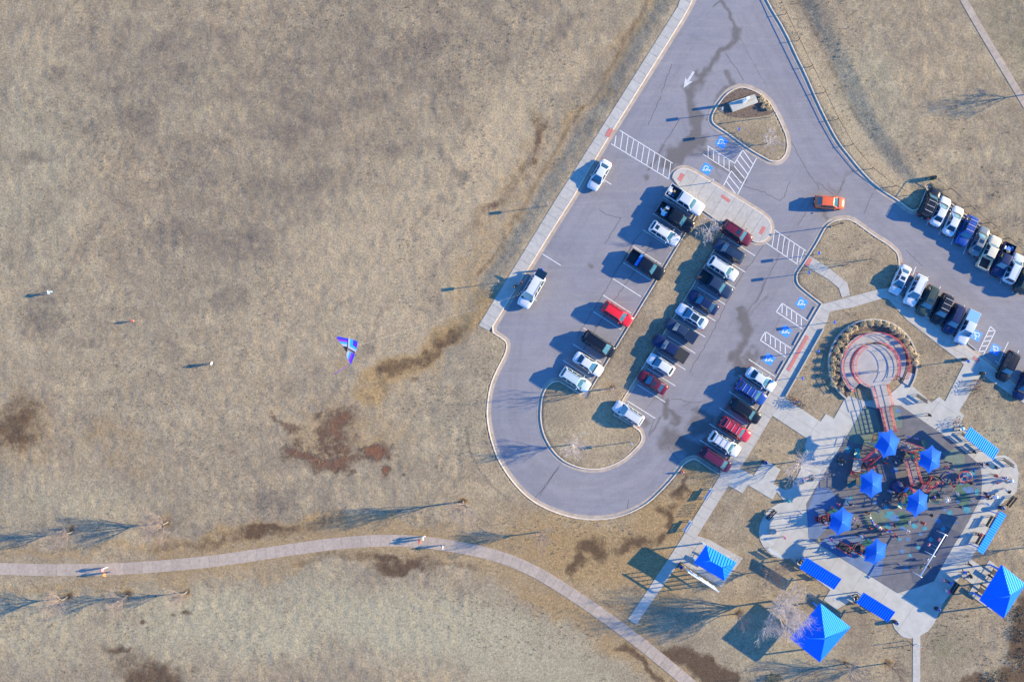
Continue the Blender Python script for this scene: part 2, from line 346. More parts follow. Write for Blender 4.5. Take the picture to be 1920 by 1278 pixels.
for k in range(44):
    x, y = random.uniform(20,900), random.uniform(0,620)
    stroke('dark', [(x,y),(x+random.uniform(40,110),y-random.uniform(60,150)),(x+random.uniform(120,180),y-random.uniform(170,260))], random.uniform(5,14), random.uniform(.3,.55))
blob('mud', 42, 800, 36, 44, 0, .75); blob('rust', 45, 810, 60, 70, 0, .6); blob('rust', 200, 820, 60, 30, 0, .5); blob('rust', 250, 870, 80, 26, 0, .35)
stroke('mud', [(300,1030),(420,1016),(540,996),(640,985)], 9, .42); stroke('mud', [(560,1052),(700,1040),(800,1050),(880,1065)], 8, .40); stroke('rust', [(300,1028),(430,1012),(560,990),(700,978),(800,985)], 16, .7)
blob('pale', 800, 1180, 330, 70, 12, .9); blob('pale', 450, 1170, 260, 70, 0, .8); blob('pale', 60, 1170, 120, 90, 0, .6); blob('pale', 1060, 1260, 120, 40, 25, .7); blob('pale', 150, 950, 180, 60, 0, .5); blob('pale', 60, 330, 130, 300, 0, .45)
blob('pale', 1480, 1220, 120, 40, 0, .6); blob('pale', 1380, 1160, 40, 30, 0, .5); blob('pale', 1870, 820, 60, 50, 0, .6); blob('pale', 1640, 190, 80, 120, 0, .5); blob('pale', 860, 780, 90, 80, 0, .35)
blob('green', 1905, 60, 70, 120, -28, .4); blob('dark', 1905, 50, 60, 100, -28, .5); blob('green', 1770, 1210, 40, 40, 0, .5); blob('green', 1630, 155, 40, 20, 0, .35); blob('green', 1790, 230, 60, 40, 0, .25); blob('green', 1640, 400, 60, 40, 0, .1)  # top right corner: lens vignetting painted in as darker green-grey grass
stroke('rust', [(1462,-10),(1527,125),(1582,235),(1637,308),(1700,355)], 9, .3); stroke('warm', [(1470,-10),(1535,125),(1590,235),(1645,305),(1705,350)], 20, 1.0); stroke('mud', [(1497,-10),(1560,120),(1610,225),(1660,290)], 4, .3)
TREES_RING = [(137,996),(315,978),(351,1108),(239,1115),(127,1118),(868,939),(1146,728),(1584,1243),(1662,1242),(1385,1149)]
for px, py in TREES_RING: blob('mud', px+2, py-1, 6, 6, 0, .8); blob('rust', px, py, 13, 12, 0, .8)

def grid_mesh(name, Xa, Ya, Za, keep, attrs):
    ny, nx = Xa.shape; idx = np.arange(nx*ny).reshape(ny, nx)
    q = np.stack([idx[:-1,:-1], idx[:-1,1:], idx[1:,1:], idx[1:,:-1]], -1).reshape(-1, 4)
    if keep is not None: q = q[(keep[:-1,:-1] & keep[:-1,1:] & keep[1:,1:] & keep[1:,:-1]).reshape(-1)]
    used = np.unique(q); rm = np.zeros(nx*ny, np.int64); rm[used] = np.arange(len(used)); q = rm[q]
    co = np.stack([Xa, Ya, Za], -1).reshape(-1, 3)[used].astype(np.float32)
    me = bpy.data.meshes.new(name); me.vertices.add(len(co)); me.vertices.foreach_set('co', co.ravel())
    me.loops.add(q.size); me.loops.foreach_set('vertex_index', q.ravel().astype(np.int32))
    me.polygons.add(len(q)); me.polygons.foreach_set('loop_start', np.arange(0, q.size, 4, dtype=np.int32)); me.polygons.foreach_set('loop_total', np.full(len(q), 4, np.int32))
    me.update(calc_edges=True); me.polygons.foreach_set('use_smooth', np.ones(len(q), bool))
    for k, arr in attrs.items():
        a = me.attributes.new(k, 'FLOAT', 'POINT'); a.data.foreach_set('value', arr.reshape(-1)[used].astype(np.float32))
    return me
padx = [120., 200., 400., 900.]
gxe = np.concatenate([-np.array(padx[::-1]), gx, np.array(padx)]); gye = np.concatenate([-np.array(padx[::-1]), gy, np.array(padx)])
Xe, Ye = np.meshgrid(gxe, gye); pe = lambda a: np.pad(a, 4, mode='edge')
ground = obj('ground', grid_mesh('ground', Xe, Ye, pe(Z), None, {k: pe(v) for k, v in MK.items()})); tag(ground, kind='structure')

class NG:
    """tiny node-graph helper"""
    def __init__(s, name):
        s.m = bpy.data.materials.new(name); s.m.use_nodes = True; s.t = s.m.node_tree; s.b = s.t.nodes['Principled BSDF']
        s.tc = s.t.nodes.new('ShaderNodeTexCoord')
    def lk(s, a, b): s.t.links.new(a, b)
    def noise(s, sc, det=4, rough=.55, vec=None, dist=0.):
        n = s.t.nodes.new('ShaderNodeTexNoise'); n.inputs['Scale'].default_value = sc; n.inputs['Detail'].default_value = det; n.inputs['Roughness'].default_value = rough; n.inputs['Distortion'].default_value = dist
        s.lk(vec or s.tc.outputs['Object'], n.inputs['Vector']); return n.outputs[0]
    def mapping(s, rot, scl):
        n = s.t.nodes.new('ShaderNodeMapping'); n.inputs['Rotation'].default_value = rot; n.inputs['Scale'].default_value = scl
        s.lk(s.tc.outputs['Object'], n.inputs['Vector']); return n.outputs[0]
    def rng(s, v, a, b, c, d, mode='LINEAR'):
        n = s.t.nodes.new('ShaderNodeMapRange'); n.interpolation_type = mode
        for k, x in zip(('From Min','From Max','To Min','To Max'), (a,b,c,d)): n.inputs[k].default_value = x
        s.lk(v, n.inputs['Value']); return n.outputs[0]
    def math(s, op, a, b):
        n = s.t.nodes.new('ShaderNodeMath'); n.operation = op
        for i, x in enumerate((a, b)):
            if isinstance(x, (int, float)): n.inputs[i].default_value = x
            else: s.lk(x, n.inputs[i])
        return n.outputs[0]
    def attr(s, k):
        n = s.t.nodes.new('ShaderNodeAttribute'); n.attribute_name = k; return n.outputs['Fac']
    def mix(s, f, a, b):
        n = s.t.nodes.new('ShaderNodeMix'); n.data_type = 'RGBA'
        for i, x in ((6, a), (7, b)):
            if isinstance(x, tuple): n.inputs[i].default_value = (*x, 1)
            else: s.lk(x, n.inputs[i])
        if isinstance(f, (int, float)): n.inputs[0].default_value = f
        else: s.lk(f, n.inputs[0])
        return n.outputs[2]
    def scale(s, c, f):
        n = s.t.nodes.new('ShaderNodeVectorMath'); n.operation = 'SCALE'; s.lk(c, n.inputs[0]); s.lk(f, n.inputs['Scale']); return n.outputs[0]
    def bump(s, h, st, dist):
        n = s.t.nodes.new('ShaderNodeBump'); n.inputs['Strength'].default_value = st; n.inputs['Distance'].default_value = dist
        s.lk(h, n.inputs['Height']); s.lk(n.outputs[0], s.b.inputs['Normal'])
    def color(s, c): s.lk(c, s.b.inputs['Base Color'])

g = NG('dry_grass')
big = g.noise(.045, 4, .6); med = g.noise(.35, 4, .6); fin = g.noise(3.6, 6, .72, dist=.6); fin2 = g.noise(7.0, 3, .7)
c = g.mix(g.rng(big, .35, .65, 0, 1), (.310,.240,.152), (.268,.224,.150))
c = g.mix(g.rng(g.noise(.085, 7, .72, dist=1.2), .42, .66, 0, .8), c, (.155,.126,.098))
c = g.mix(g.rng(g.noise(1.0, 5, .65, vec=g.mapping((0,0,R(-58)), (.06,.42,1))), .44, .70, 0, .7), c, (.175,.142,.106))
c = g.mix(g.rng(g.noise(.42, 6, .75), .48, .72, 0, .65), c, (.335,.275,.19))
c = g.mix(g.rng(med, .40, .72, 0, .75), c, (.20,.158,.110))
brk = g.noise(.55, 6, .75); brk2 = g.noise(1.7, 5, .7)
def edge(k, lo=.38, hi=.72, amt=.9, n=brk):
    m = g.math('ADD', g.attr(k), g.math('MULTIPLY', g.math('SUBTRACT', n, .5), amt))
    m = g.rng(m, lo, hi, 0, 1, 'SMOOTHSTEP')
    return g.math('MULTIPLY', m, g.rng(g.attr(k), 0, .15, 0, 1))
c = g.mix(g.math('MULTIPLY', edge('warm', .0, 1.1, .9), .75), c, (.335,.265,.172))
c = g.mix(g.math('MULTIPLY', edge('pale', .1, 1.0), .8), c, (.300,.268,.182))
c = g.mix(g.math('MULTIPLY', edge('dark', .1, 1.15, 1.5, g.noise(.8, 6, .8)), .75), c, (.098,.082,.073))
c = g.mix(g.math('MULTIPLY', edge('rust', .1, 1.0, 1.1), .78), c, (.262,.172,.080))
c = g.mix(g.math('MULTIPLY', edge('green', .2, .8), .85), c, (.15,.145,.085))
c = g.mix(g.math('MULTIPLY', edge('mud', .02, .85, 1.4, g.noise(1.1, 6, .8)), .88), c, (.072,.045,.030))
sl = edge('soil', .22, .95, 2.6, g.noise(1.9, 8, .88))
c = g.mix(g.math('MULTIPLY', sl, .93), c, g.mix(g.rng(g.attr('soil'), .8, 1.2, 0, 1), (.092,.060,.043), (.150,.066,.040)))
grain = g.math('MULTIPLY', g.rng(fin, .30, .70, .58, 1.40), g.rng(fin2, .3, .7, .82, 1.18))
g.color(g.scale(c, grain)); g.b.inputs['Roughness'].default_value = .95; g.b.inputs['Specular IOR Level'].default_value = .1
g.bump(g.math('ADD', fin, g.math('MULTIPLY', fin2, .4)), .6, .09)
ground.data.materials.append(g.m)

# ------------------------------------------------------------------ asphalt
CA = 0.2
ax_ = np.arange(ASPH_W[:,0].min()-.2, ASPH_W[:,0].max()+.2, CA); ay_ = np.arange(ASPH_W[:,1].min()-.2, ASPH_W[:,1].max()+.2, CA)
XA, YA = np.meshgrid(ax_, ay_); keepA = inside(XA, YA, ASPH_W); PXA = XA*PXM+960; PYA = 639-YA*PXM
WET = np.zeros(XA.shape, np.float32); OIL = np.zeros(XA.shape, np.float32)
def oil_s(pts, wd, s=1.0):
    global OIL
    OIL = np.maximum(OIL, s*np.clip(1.3-.8*seg_dist(PXA, PYA, pts)/wd, 0, 1))
rs_ = random.Random(3)
for k in range(-3, 8):
    for q in range(2): x, y = 1187-18.7*k+26+rs_.uniform(-14,16)-9, 461.3+30.6*k+17+rs_.uniform(-8,8)+15; oil_s([(x,y),(x+rs_.uniform(-5,8),y+rs_.uniform(-2,5))], rs_.uniform(2,5.5), rs_.uniform(.3,.8))
for k in range(0, 10):
    for q in range(2): x, y = 1416-18.7*k-26-9+rs_.uniform(-14,14), 479.6+30.45*k-16+15+rs_.uniform(-8,8); oil_s([(x,y),(x+rs_.uniform(-5,8),y+rs_.uniform(-2,5))], rs_.uniform(2,5.5), rs_.uniform(.3,.8))
for k in range(0, 6): x, y = 1403.8-18.3*k+24-9+rs_.uniform(-12,12), 673+30.3*k+16+15; oil_s([(x,y),(x+4,y+3)], rs_.uniform(2,5), rs_.uniform(.3,.8))
for lane, w_ in (([(1290,60),(1200,200),(1110,350),(1030,480),(965,590),(945,700),(945,790),(975,870),(1050,925),(1120,930),(1200,900),(1262,830),(1330,720),(1400,600),(1470,480),(1520,400),(1560,350)],0),([(1400,20),(1470,150),(1540,280),(1600,350),(1700,430),(1800,520),(1920,620)],0)):
    for d_ in (-22,-12,10,20): oil_s(offset(lane, d_), 4.2, .55)
for k in range(46): x, y = rs_.uniform(920,1700), rs_.uniform(60,950); oil_s([(x,y),(x+rs_.uniform(-3,3),y+rs_.uniform(-3,3))], rs_.uniform(1,3), rs_.uniform(.3,.7))
WXA = (vnoise(XA,YA,2.2,21)-.5)*16+(vnoise(XA,YA,.8,22)-.5)*9; WYA = (vnoise(XA,YA,2.2,23)-.5)*16+(vnoise(XA,YA,.8,24)-.5)*9
def wet_s(pts, wd, s=1.0):
    global WET
    k = min(1.3, wd/6)
    WET = np.maximum(WET, s*np.clip(1.3-.75*seg_dist(PXA+WXA*k, PYA+WYA*k, pts)/wd, 0, 1))
z1 = lambda x, y: (1100+x/4.683, y/4.683)
wet_s([z1(1180,10),z1(1240,90),z1(1300,210),z1(1320,300)], 2.6); wet_s([z1(1320,300),z1(1200,420),z1(1120,560),z1(1060,640),z1(980,740),z1(930,840)], 6.5)
wet_s([z1(950,620),z1(990,680),z1(1060,640)], 7, .9); wet_s([z1(920,780),z1(930,860),z1(910,960),z1(900,1060)], 9); wet_s([z1(890,1080),z1(960,1130),z1(980,1260)], 9); wet_s([z1(1180,10),z1(1110,60)], 1.6); wet_s([z1(1330,320),z1(1400,430),z1(1480,580),z1(1580,780)], 1.1, .75)
wet_s([z1(1230,630),z1(1260,700),z1(1280,740)], 4, .9); wet_s([z1(1300,740),z1(1200,790),z1(1120,900),z1(1080,1010),z1(1050,1050)], 4, .8)
z3 = lambda x, y: (1200+x/5.325, 220+y/5.325)
wet_s([z3(520,0),z3(540,120),z3(500,260),z3(420,320)], 13, 1.2); wet_s([z3(600,260),z3(520,330),z3(360,360),z3(310,430)], 14, 1.2); wet_s([z3(320,430),z3(340,560),z3(330,620)], 6, 1.0); wet_s([z3(400,500),z3(560,540),z3(760,640)], 4, .8); wet_s([z3(560,330),z3(680,400),z3(820,470),z3(950,560),z3(1050,680)], 7, .75); wet_s([z3(330,420),z3(330,520),z3(320,590)], 4, .8); wet_s([z3(240,290),z3(160,430),z3(80,530)], 3, .85); wet_s([z3(50,600),z3(56,604)], 5.5, .9); wet_s([z3(700,380),z3(780,600)], 3, .5)
z5 = lambda x, y: (1080+x/5.325, 450+y/5.325)
wet_s([z5(1700,760),z5(1690,900),z5(1650,1050),z5(1600,1180),z5(1590,1280)], 9); wet_s([z5(1600,1200),z5(1640,1320)], 9, 1); wet_s([z5(1700,780),z5(1780,640),z5(1830,560),z5(1900,400)], 2.4, .7); wet_s([z5(1740,760),z5(1850,620),z5(1917,560)], 2, .6)
wet_s([(1412,660),(1395,690),(1380,700)], 9, .9); wet_s([(1480,560),(1440,640),(1420,690),(1390,740)], 1.2, .55)
z6 = lambda x, y: (1000+x/5.325, 580+y/5.325)
wet_s([z6(1330,900),z6(1310,1000),z6(1290,1080)], 6); wet_s([z6(1330,1020),z6(1400,1060),z6(1380,1110)], 8); wet_s([z6(1260,1090),z6(1180,1210),z6(1150,1250)], 2.2, .8); wet_s([z6(1100,1110),z6(1120,1140)], 5, .8); wet_s([z6(1280,850),z6(1200,880)], 6, .6)
wet_s([(1250,820),(1280,835),(1300,850)], 18, 1.0); wet_s([(1300,800),(1330,790)], 14, 1); wet_s([(1310,850),(1345,800),(1390,720),(1420,660)], 7, .9); wet_s([(1300,770),(1320,780)], 10, .8)
wet_s([(1545,388),(1545,405),(1550,414)], 4, .7); wet_s([(1555,345),(1570,360),(1580,340),(1610,300)], 3, .5); wet_s([(1104,492),(1107,496)], 4.5, .8)
asph = obj('asphalt_road', grid_mesh('asphalt_road', XA, YA, np.zeros(XA.shape), keepA, {'wet': WET, 'oil': OIL})); tag(asph, kind='structure')
g = NG('asphalt')
n1 = g.noise(.12, 4, .6); n2 = g.noise(3.5, 6, .7); n3 = g.noise(22, 3, .6); sw = g.noise(1.0, 4, .6, vec=g.mapping((0,0,R(59)), (.12,1.6,1)))
c = g.mix(g.rng(n1, .35, .65, 0, 1), (.184,.181,.210), (.206,.199,.221))
c = g.mix(g.rng(sw, .45, .75, 0, .35), c, (.235,.228,.235))
om = g.math('MULTIPLY', g.attr('oil'), g.rng(g.noise(.9, 6, .75), .35, .65, .15, 1))
c = g.mix(g.math('MULTIPLY', om, .62), c, (.125,.118,.128))
c = g.mix(g.rng(g.noise(.22, 6, .7, dist=1.), .44, .70, 0, .6), c, (.145,.143,.165))
c = g.mix(g.rng(g.noise(1.0, 6, .75, vec=g.mapping((0,0,R(-59)), (.10,1.3,1))), .5, .74, 0, .5), c, (.255,.243,.250))
wm = g.math('ADD', g.attr('wet'), g.math('MULTIPLY', g.math('SUBTRACT', g.noise(1.6, 6, .75), .5), 1.0))
wm = g.math('MULTIPLY', g.rng(wm, .05, 1.1, 0, .78, 'SMOOTHSTEP'), g.rng(g.attr('wet'), 0, .1, 0, 1))
c = g.mix(wm, c, (.088,.078,.076))
g.color(g.scale(c, g.math('MULTIPLY', g.rng(n2, .3, .7, .91, 1.09), g.rng(n3, .3, .7, .93, 1.07))))
g.b.inputs['Roughness'].default_value = .85; g.b.inputs['Specular IOR Level'].default_value = .25
g.bump(n3, .25, .01); asph.data.materials.append(g.m)

# ------------------------------------------------------------------ kerbs with gutter pans
def kerb(pts_px, side, closed=False, gut=.50, top=.15, smooth=0, dips=()):
    pts = PL(pts_px)
    if smooth: pts = smooth_poly(pts, closed, smooth)
    if closed and sum(pts[i][0]*pts[(i+1)%len(pts)][1]-pts[(i+1)%len(pts)][0]*pts[i][1] for i in range(len(pts))) < 0: pts = pts[::-1]
    prof = [(-.02,-.02,0),(0.0,top,0),(.14,top,0),(.17,.022,0),(.17+gut,.014,1),(.17+gut+.01,-.03,1)]
    rows = [offset(pts, side*d, closed) for d, z, m in prof]; n = len(pts); mb = MB()
    for k in range(len(prof)-1):
        vs = [(p[0],p[1],prof[k][1]) for p in rows[k]]+[(p[0],p[1],prof[k+1][1]) for p in rows[k+1]]
        fs = [((i),(i+1)%n,n+(i+1)%n,n+i) for i in range(n if closed else n-1)]
        if side > 0: fs = [f[::-1] for f in fs]
        mb.add(vs, [f[::-1] for f in fs] if False else fs, 1 if k >= 3 else 0)
    o = obj('kerb', mb, [M_KERB, M_GUT]); tag(o, kind='structure'); return o
kerb(K_LEFT, 1, smooth=1)
kerb(K_ROW3, 1, gut=.42); kerb(K_ISLE, 1, smooth=1); kerb(K_ROW5, 1); kerb(K_RIGHT, -1, smooth=1); kerb(K_ROW4, -1)
kerb(MEDIAN[:35], -1, gut=.45, smooth=1); kerb(MEDIAN[34:], -1, gut=.45)
kerb(TRI, -1, closed=True, smooth=1); kerb(WALKI, -1, closed=True, gut=.42, smooth=1)

# ------------------------------------------------------------------ paint on the asphalt
ROADZ = .006
def ribbon(name, pts_px, wd, mat_, z=ROADZ, parent=asph, zs=None):
    pts = PL(pts_px); a = offset(pts, wd/2); b = offset(pts, -wd/2); n = len(pts)
    mb = MB().add([(p[0],p[1],z) for p in a]+[(p[0],p[1],z) for p in b], [(i,n+i,n+i+1,i+1) for i in range(n-1)])
    return obj(name, mb, mat_, parent)
line = lambda p, q, wd=.095, name='stall_line': ribbon(name, [p, q], wd, M_PAINT)
for k in range(-3, 8):
    x, y = 1187-18.7*k, 461.3+30.6*k; line((x,y), (x+52.6,y+33.8))
for k in range(0, 11):
    x, y = 1416-18.7*k, 479.6+30.45*k; line((x,y), (x-52.5,y-33))
for k in range(0, 6):
    x, y = 1403.8-18.3*k, 673+30.3*k; line((x,y), (x+50,y+33))
line((1132,337),(1146,345.8)); line((1017.7,476.3),(1051.5,497.5))
for k in range(8):
    x, y = 1757+23.0*k, 370+18.2*k; line((x-2,y+4), (x-20,y+52))
for k in range(4):
    x, y = 1717.5+46*k/2, 500+36.5*k/2; line((x+0,y), (x-19,y+48))
line((1809,572),(1788,622)); line((1890.6,641),(1868.7,687)); line((1910.4,656.4),(1891,703)); line((1866,676),(1883,690))
def ladder(a0, a1, b0, b1, rungs, wd=.095):
    line(a0, a1, wd, 'crosswalk_line'); line(b0, b1, wd, 'crosswalk_line')
    for p, q in rungs: line(p, q, wd, 'crosswalk_bar')
z2 = lambda x, y: (1040+x/5.325, 220+y/5.325)
tx = [680,735,790,838,893,948,1000,1053,1108,1160]; bx = [655,710,757,810,865,918,970,1025,1080,1138]
ladder(z2(650,130), z2(1180,460), z2(565,265), z2(1135,615), [(z2(a, 130+(a-650)*.6226), z2(b, 265+(b-565)*.614)) for a, b in zip(tx, bx)])
line(z2(613,182), z2(598,283), .11, 'crosswalk_bar')
zq = lambda x, y: (1380+x/5.325, 420+y/5.325)
tx = [385,437,485,533,582,632,682]; bx = [360,408,460,508,557,608,660]
ladder(zq(350,35), zq(700,268), zq(275,170), zq(625,410), [(zq(a, 35+(a-350)*.666), zq(min(b,625), 170+(min(b,625)-275)*.686)) for a, b in zip(tx, bx)])
ladder(z3(675,285), z3(945,460), z3(630,370), z3(905,545), [(z3(x, 285+(x-675)*.648), z3(x, 370+(x-630)*.636)) for x in (680,733,787,838,890)])
for p, q in [((1025,325),(945,460)),((905,545),(835,680)),((1165,405),(960,795)),((1025,325),(1125,465)),((1000,380),(1100,510)),((970,430),(1075,565)),((940,485),(1045,610)),((910,535),(1015,660)),((890,590),(990,715)),((862,640),(965,775))]:
    line(z3(*p), z3(*q), .11, 'hatch_line')
zr = lambda x, y: (1380+x/7.99, 560+y/7.99)
for q, xs in (([(690,65),(1070,325),(995,450),(605,195)], (690,760,832,905,978,1052)), ([(440,490),(830,745),(745,870),(365,620)], (440,515,588,663,738,812))):
    line(zr(*q[0]), zr(*q[1]), .11, 'hatch_line'); line(zr(*q[3]), zr(*q[2]), .11, 'hatch_line'); line(zr(*q[0]), zr(*q[3]), .11, 'hatch_line')
    for x in xs:
        ya = q[0][1]+(x-q[0][0])*(q[1][1]-q[0][1])/(q[1][0]-q[0][0]); yb = min(q[3][1]+(x-q[3][0])*(q[2][1]-q[3][1])/(q[2][0]-q[3][0]), ya+150)
        if x < q[2][0]+10: line(zr(x, ya), zr(x, yb), .11, 'hatch_line')
zw = lambda x, y: (1740+x/7.99, 600+y/7.99)
for p, q in [((935,95),(755,480)),((1010,160),(825,530)),((935,95),(1010,160)),((905,165),(1005,155)),((870,245),(970,235)),((830,320),(935,305)),((795,390),(900,380)),((760,470),(862,460))]: line(zw(*p), zw(*q), .11, 'hatch_line')
# direction arrow
a0 = Vector(P(1300.7,134.5)); a1 = Vector(P(1281.5,165.5)); t = (a1-a0).normalized(); nn = Vector((-t.y, t.x)); L = (a1-a0).length
ap = [a0+nn*.17, a0+t*L*.56+nn*.17, a0+t*L*.46+nn*.62, a1, a0+t*L*.46-nn*.62, a0+t*L*.56-nn*.17, a0-nn*.17]
obj('direction_arrow', MB().prism([(p.x,p.y) for p in ap], .002, ROADZ), mat('faded_paint', (.42,.425,.44), .8, noise=(3.,.2)), asph)
# accessible-parking squares with the wheelchair emblem
def isa(px, py, ang, s=1.42):
    x, y = P(px, py); e = obj('accessible_bay_square', MB().prism([(-s/2,-s/2),(s/2,-s/2),(s/2,s/2),(-s/2,s/2)], -.002, 0), M_BLUEP, asph, (x, y, ROADZ), ang)
    mb = MB(); k = s/1.42
    def rib(pts, wd):
        a = offset(pts, wd/2); b = offset(pts, -wd/2); n = len(pts)
        mb.add([(p[0]*k,p[1]*k,.004) for p in a]+[(p[0]*k,p[1]*k,.004) for p in b], [(i,n+i,n+i+1,i+1) for i in range(n-1)])
    rib([(-.05+.33*math.cos(R(q)), -.12+.33*math.sin(R(q))) for q in range(130, 371, 12)], .11)
    rib([(-.06,.36),(-.04,.02),(.26,.02),(.40,-.36),(.52,-.32)], .12); rib([(-.05,.2),(.2,.2)], .09)
    mb.prism([(-.06*k+.11*k*math.cos(R(q)), .48*k+.11*k*math.sin(R(q))) for q in range(0, 360, 30)], .001, .004)
    obj('wheelchair_emblem', mb, M_PAINT, e)
for px, py, a in [(1353,267.3,-123),(1324.9,316.7,-123),(1503,568.4,-123),(1473.3,621,-123),(1442,673.3,-123),(1830.7,628.8,154),(1865.8,655,154)]: isa(px, py, R(a+0))
# cracks and joints
def crack(pts_px, wd=.08, jit=.10):
    rs = random.Random(int(pts_px[0][0]*7+pts_px[0][1])); pts = resample(PL(pts_px), .5)
    q = [(p[0]+rs.uniform(-jit,jit), p[1]+rs.uniform(-jit,jit)) for p in pts]; a = offset(q, wd/2); b = offset(q, -wd/2); n = len(q)
    obj('crack', MB().add([(p[0],p[1],.0035) for p in a]+[(p[0],p[1],.0035) for p in b], [(i,n+i,n+i+1,i+1) for i in range(n-1)]), M_TAR, asph)
z4 = lambda x, y: (1140+x/5.325, 320+y/5.325)
for pts in [[z2(1250,20),z2(1150,170),z2(1090,260)],[z2(440,915),z2(540,980),z2(665,1000)],[z2(665,1000),z2(620,1070),z2(500,1260)],[z4(340,600),z4(240,740),z4(160,880),z4(60,1020)],[z5(760,10),z5(590,300),z5(480,450),z5(380,600),z5(180,910),z5(60,1100)],
            [z5(590,10),z5(400,320),z5(170,700),z5(10,960)],[z5(1900,10),z5(1640,380),z5(1490,650),z5(1400,850),z5(1290,1050),z5(1130,1320)],[z6(1380,890),z6(1480,900),z6(1560,930),z6(1680,920)],[z6(1560,930),z6(1500,970)],[z6(1220,1080),z6(1150,1240)],
            [(1532,340),(1562,366)],[(1583,340),(1567,370)],[(1510,400),(1495,422)],[(1636,362),(1628,380),(1620,400)],[z3(1510,240),z3(1610,430),z3(1650,500),z3(1790,720)],[z3(1500,630),z3(1440,790),z3(1400,830),z3(1240,750),z3(1050,690),z3(950,600)],
            [(1049,873),(1010,931)],[(1180,935),(1175,952)],[(1000,935),(1030,900),(1045,875)],[(1360,100),(1395,150)],[(1240,180),(1215,235)],[(1260,120),(1240,175)],[(1252,838),(1262,852),(1275,868)],[(1700,470),(1730,500)],[(1480,440),(1440,520),(1420,560)]]: crack(pts)
for pts in [[z6(1200,900),z6(900,1278)]]: crack(pts, .04, .05)

# ------------------------------------------------------------------ paving
def slab_field(name, poly_px, mat_, u_ang, su, sv, ztop=.14, thick=.10, gap=.035, smooth=False, parent_name=None, holes=()):
    """pave a polygon with separate slabs (joints left open)"""
    poly = PL(poly_px)
    if smooth: poly = smooth_poly(poly, True, 1)
    P0 = np.array(poly); c, s = math.cos(u_ang), math.sin(u_ang)
    U = P0[:,0]*c+P0[:,1]*s; W_ = -P0[:,0]*s+P0[:,1]*c
    pts = [Vector((a, b)) for a, b in zip(U, W_)]; n = len(pts); ed = [(i, (i+1)%n) for i in range(n)]
    u0, u1, v0, v1 = U.min()-1, U.max()+1, W_.min()-1, W_.max()+1
    def cuts(a, b, st): return [k*st for k in range(int(math.floor(a/st)), int(math.ceil(b/st))+1)]
    cu, cv = cuts(u0, u1, su), cuts(v0, v1, sv)
    for k in cu:
        for d in (-gap/2, gap/2): i = len(pts); pts += [Vector((k+d, v0)), Vector((k+d, v1))]; ed.append((i, i+1))
    for k in cv:
        for d in (-gap/2, gap/2): i = len(pts); pts += [Vector((u0, k+d)), Vector((u1, k+d))]; ed.append((i, i+1))
    vo, eo, fo, *_ = delaunay_2d_cdt(pts, ed, [], 0, 1e-5)
    vo = np.array([(v.x, v.y) for v in vo]); F = np.array(fo); C = vo[F].mean(1)
    ok = inside(C[:,0], C[:,1], list(zip(U, W_)))
    for h in holes:
        hp = np.array(PL(h)); ok &= ~inside(C[:,0], C[:,1], list(zip(hp[:,0]*c+hp[:,1]*s, -hp[:,0]*s+hp[:,1]*c)))
    iu = np.floor(C[:,0]/su); iv = np.floor(C[:,1]/sv)
    ok &= (C[:,0]-iu*su > gap/2) & (C[:,0]-iu*su < su-gap/2) & (C[:,1]-iv*sv > gap/2) & (C[:,1]-iv*sv < sv-gap/2)
    cells = {}
    for t in np.nonzero(ok)[0]: cells.setdefault((iu[t], iv[t]), []).append(t)
    root = empty(name, (0,0,0)); tag(root, kind='structure')
    for key, ts in cells.items():
        mp = {}; vs = []; fs = []; ec = {}
        for t in ts:
            f = [int(i) for i in F[t]]
            A, B, D = vo[f[0]], vo[f[1]], vo[f[2]]
            ar = (B[0]-A[0])*(D[1]-A[1])-(B[1]-A[1])*(D[0]-A[0])
            if abs(ar) < 1e-5: continue
            if ar < 0: f = f[::-1]
            for i in f:
                if i not in mp: mp[i] = len(vs); x, y = vo[i]; vs.append((x*c-y*s, x*s+y*c, ztop))
            fs.append([mp[i] for i in f])
            for a, b in ((f[0],f[1]),(f[1],f[2]),(f[2],f[0])): ec[(mp[a], mp[b])] = 1
        if not fs: continue
        nb = len(vs); vs = vs+[(p[0],p[1],ztop-thick) for p in vs]
        for a, b in list(ec):
            if (b, a) not in ec: fs.append([a, nb+a, nb+b, b])
        obj('slab', MB().add(vs, fs), mat_, root)
    # dark joint filler just below the slabs
    obj('joint_bed', MB().prism(poly, ztop-thick-.02, ztop-.02), mat('joint_filler', (.23,.205,.185), .95), root)
    return root
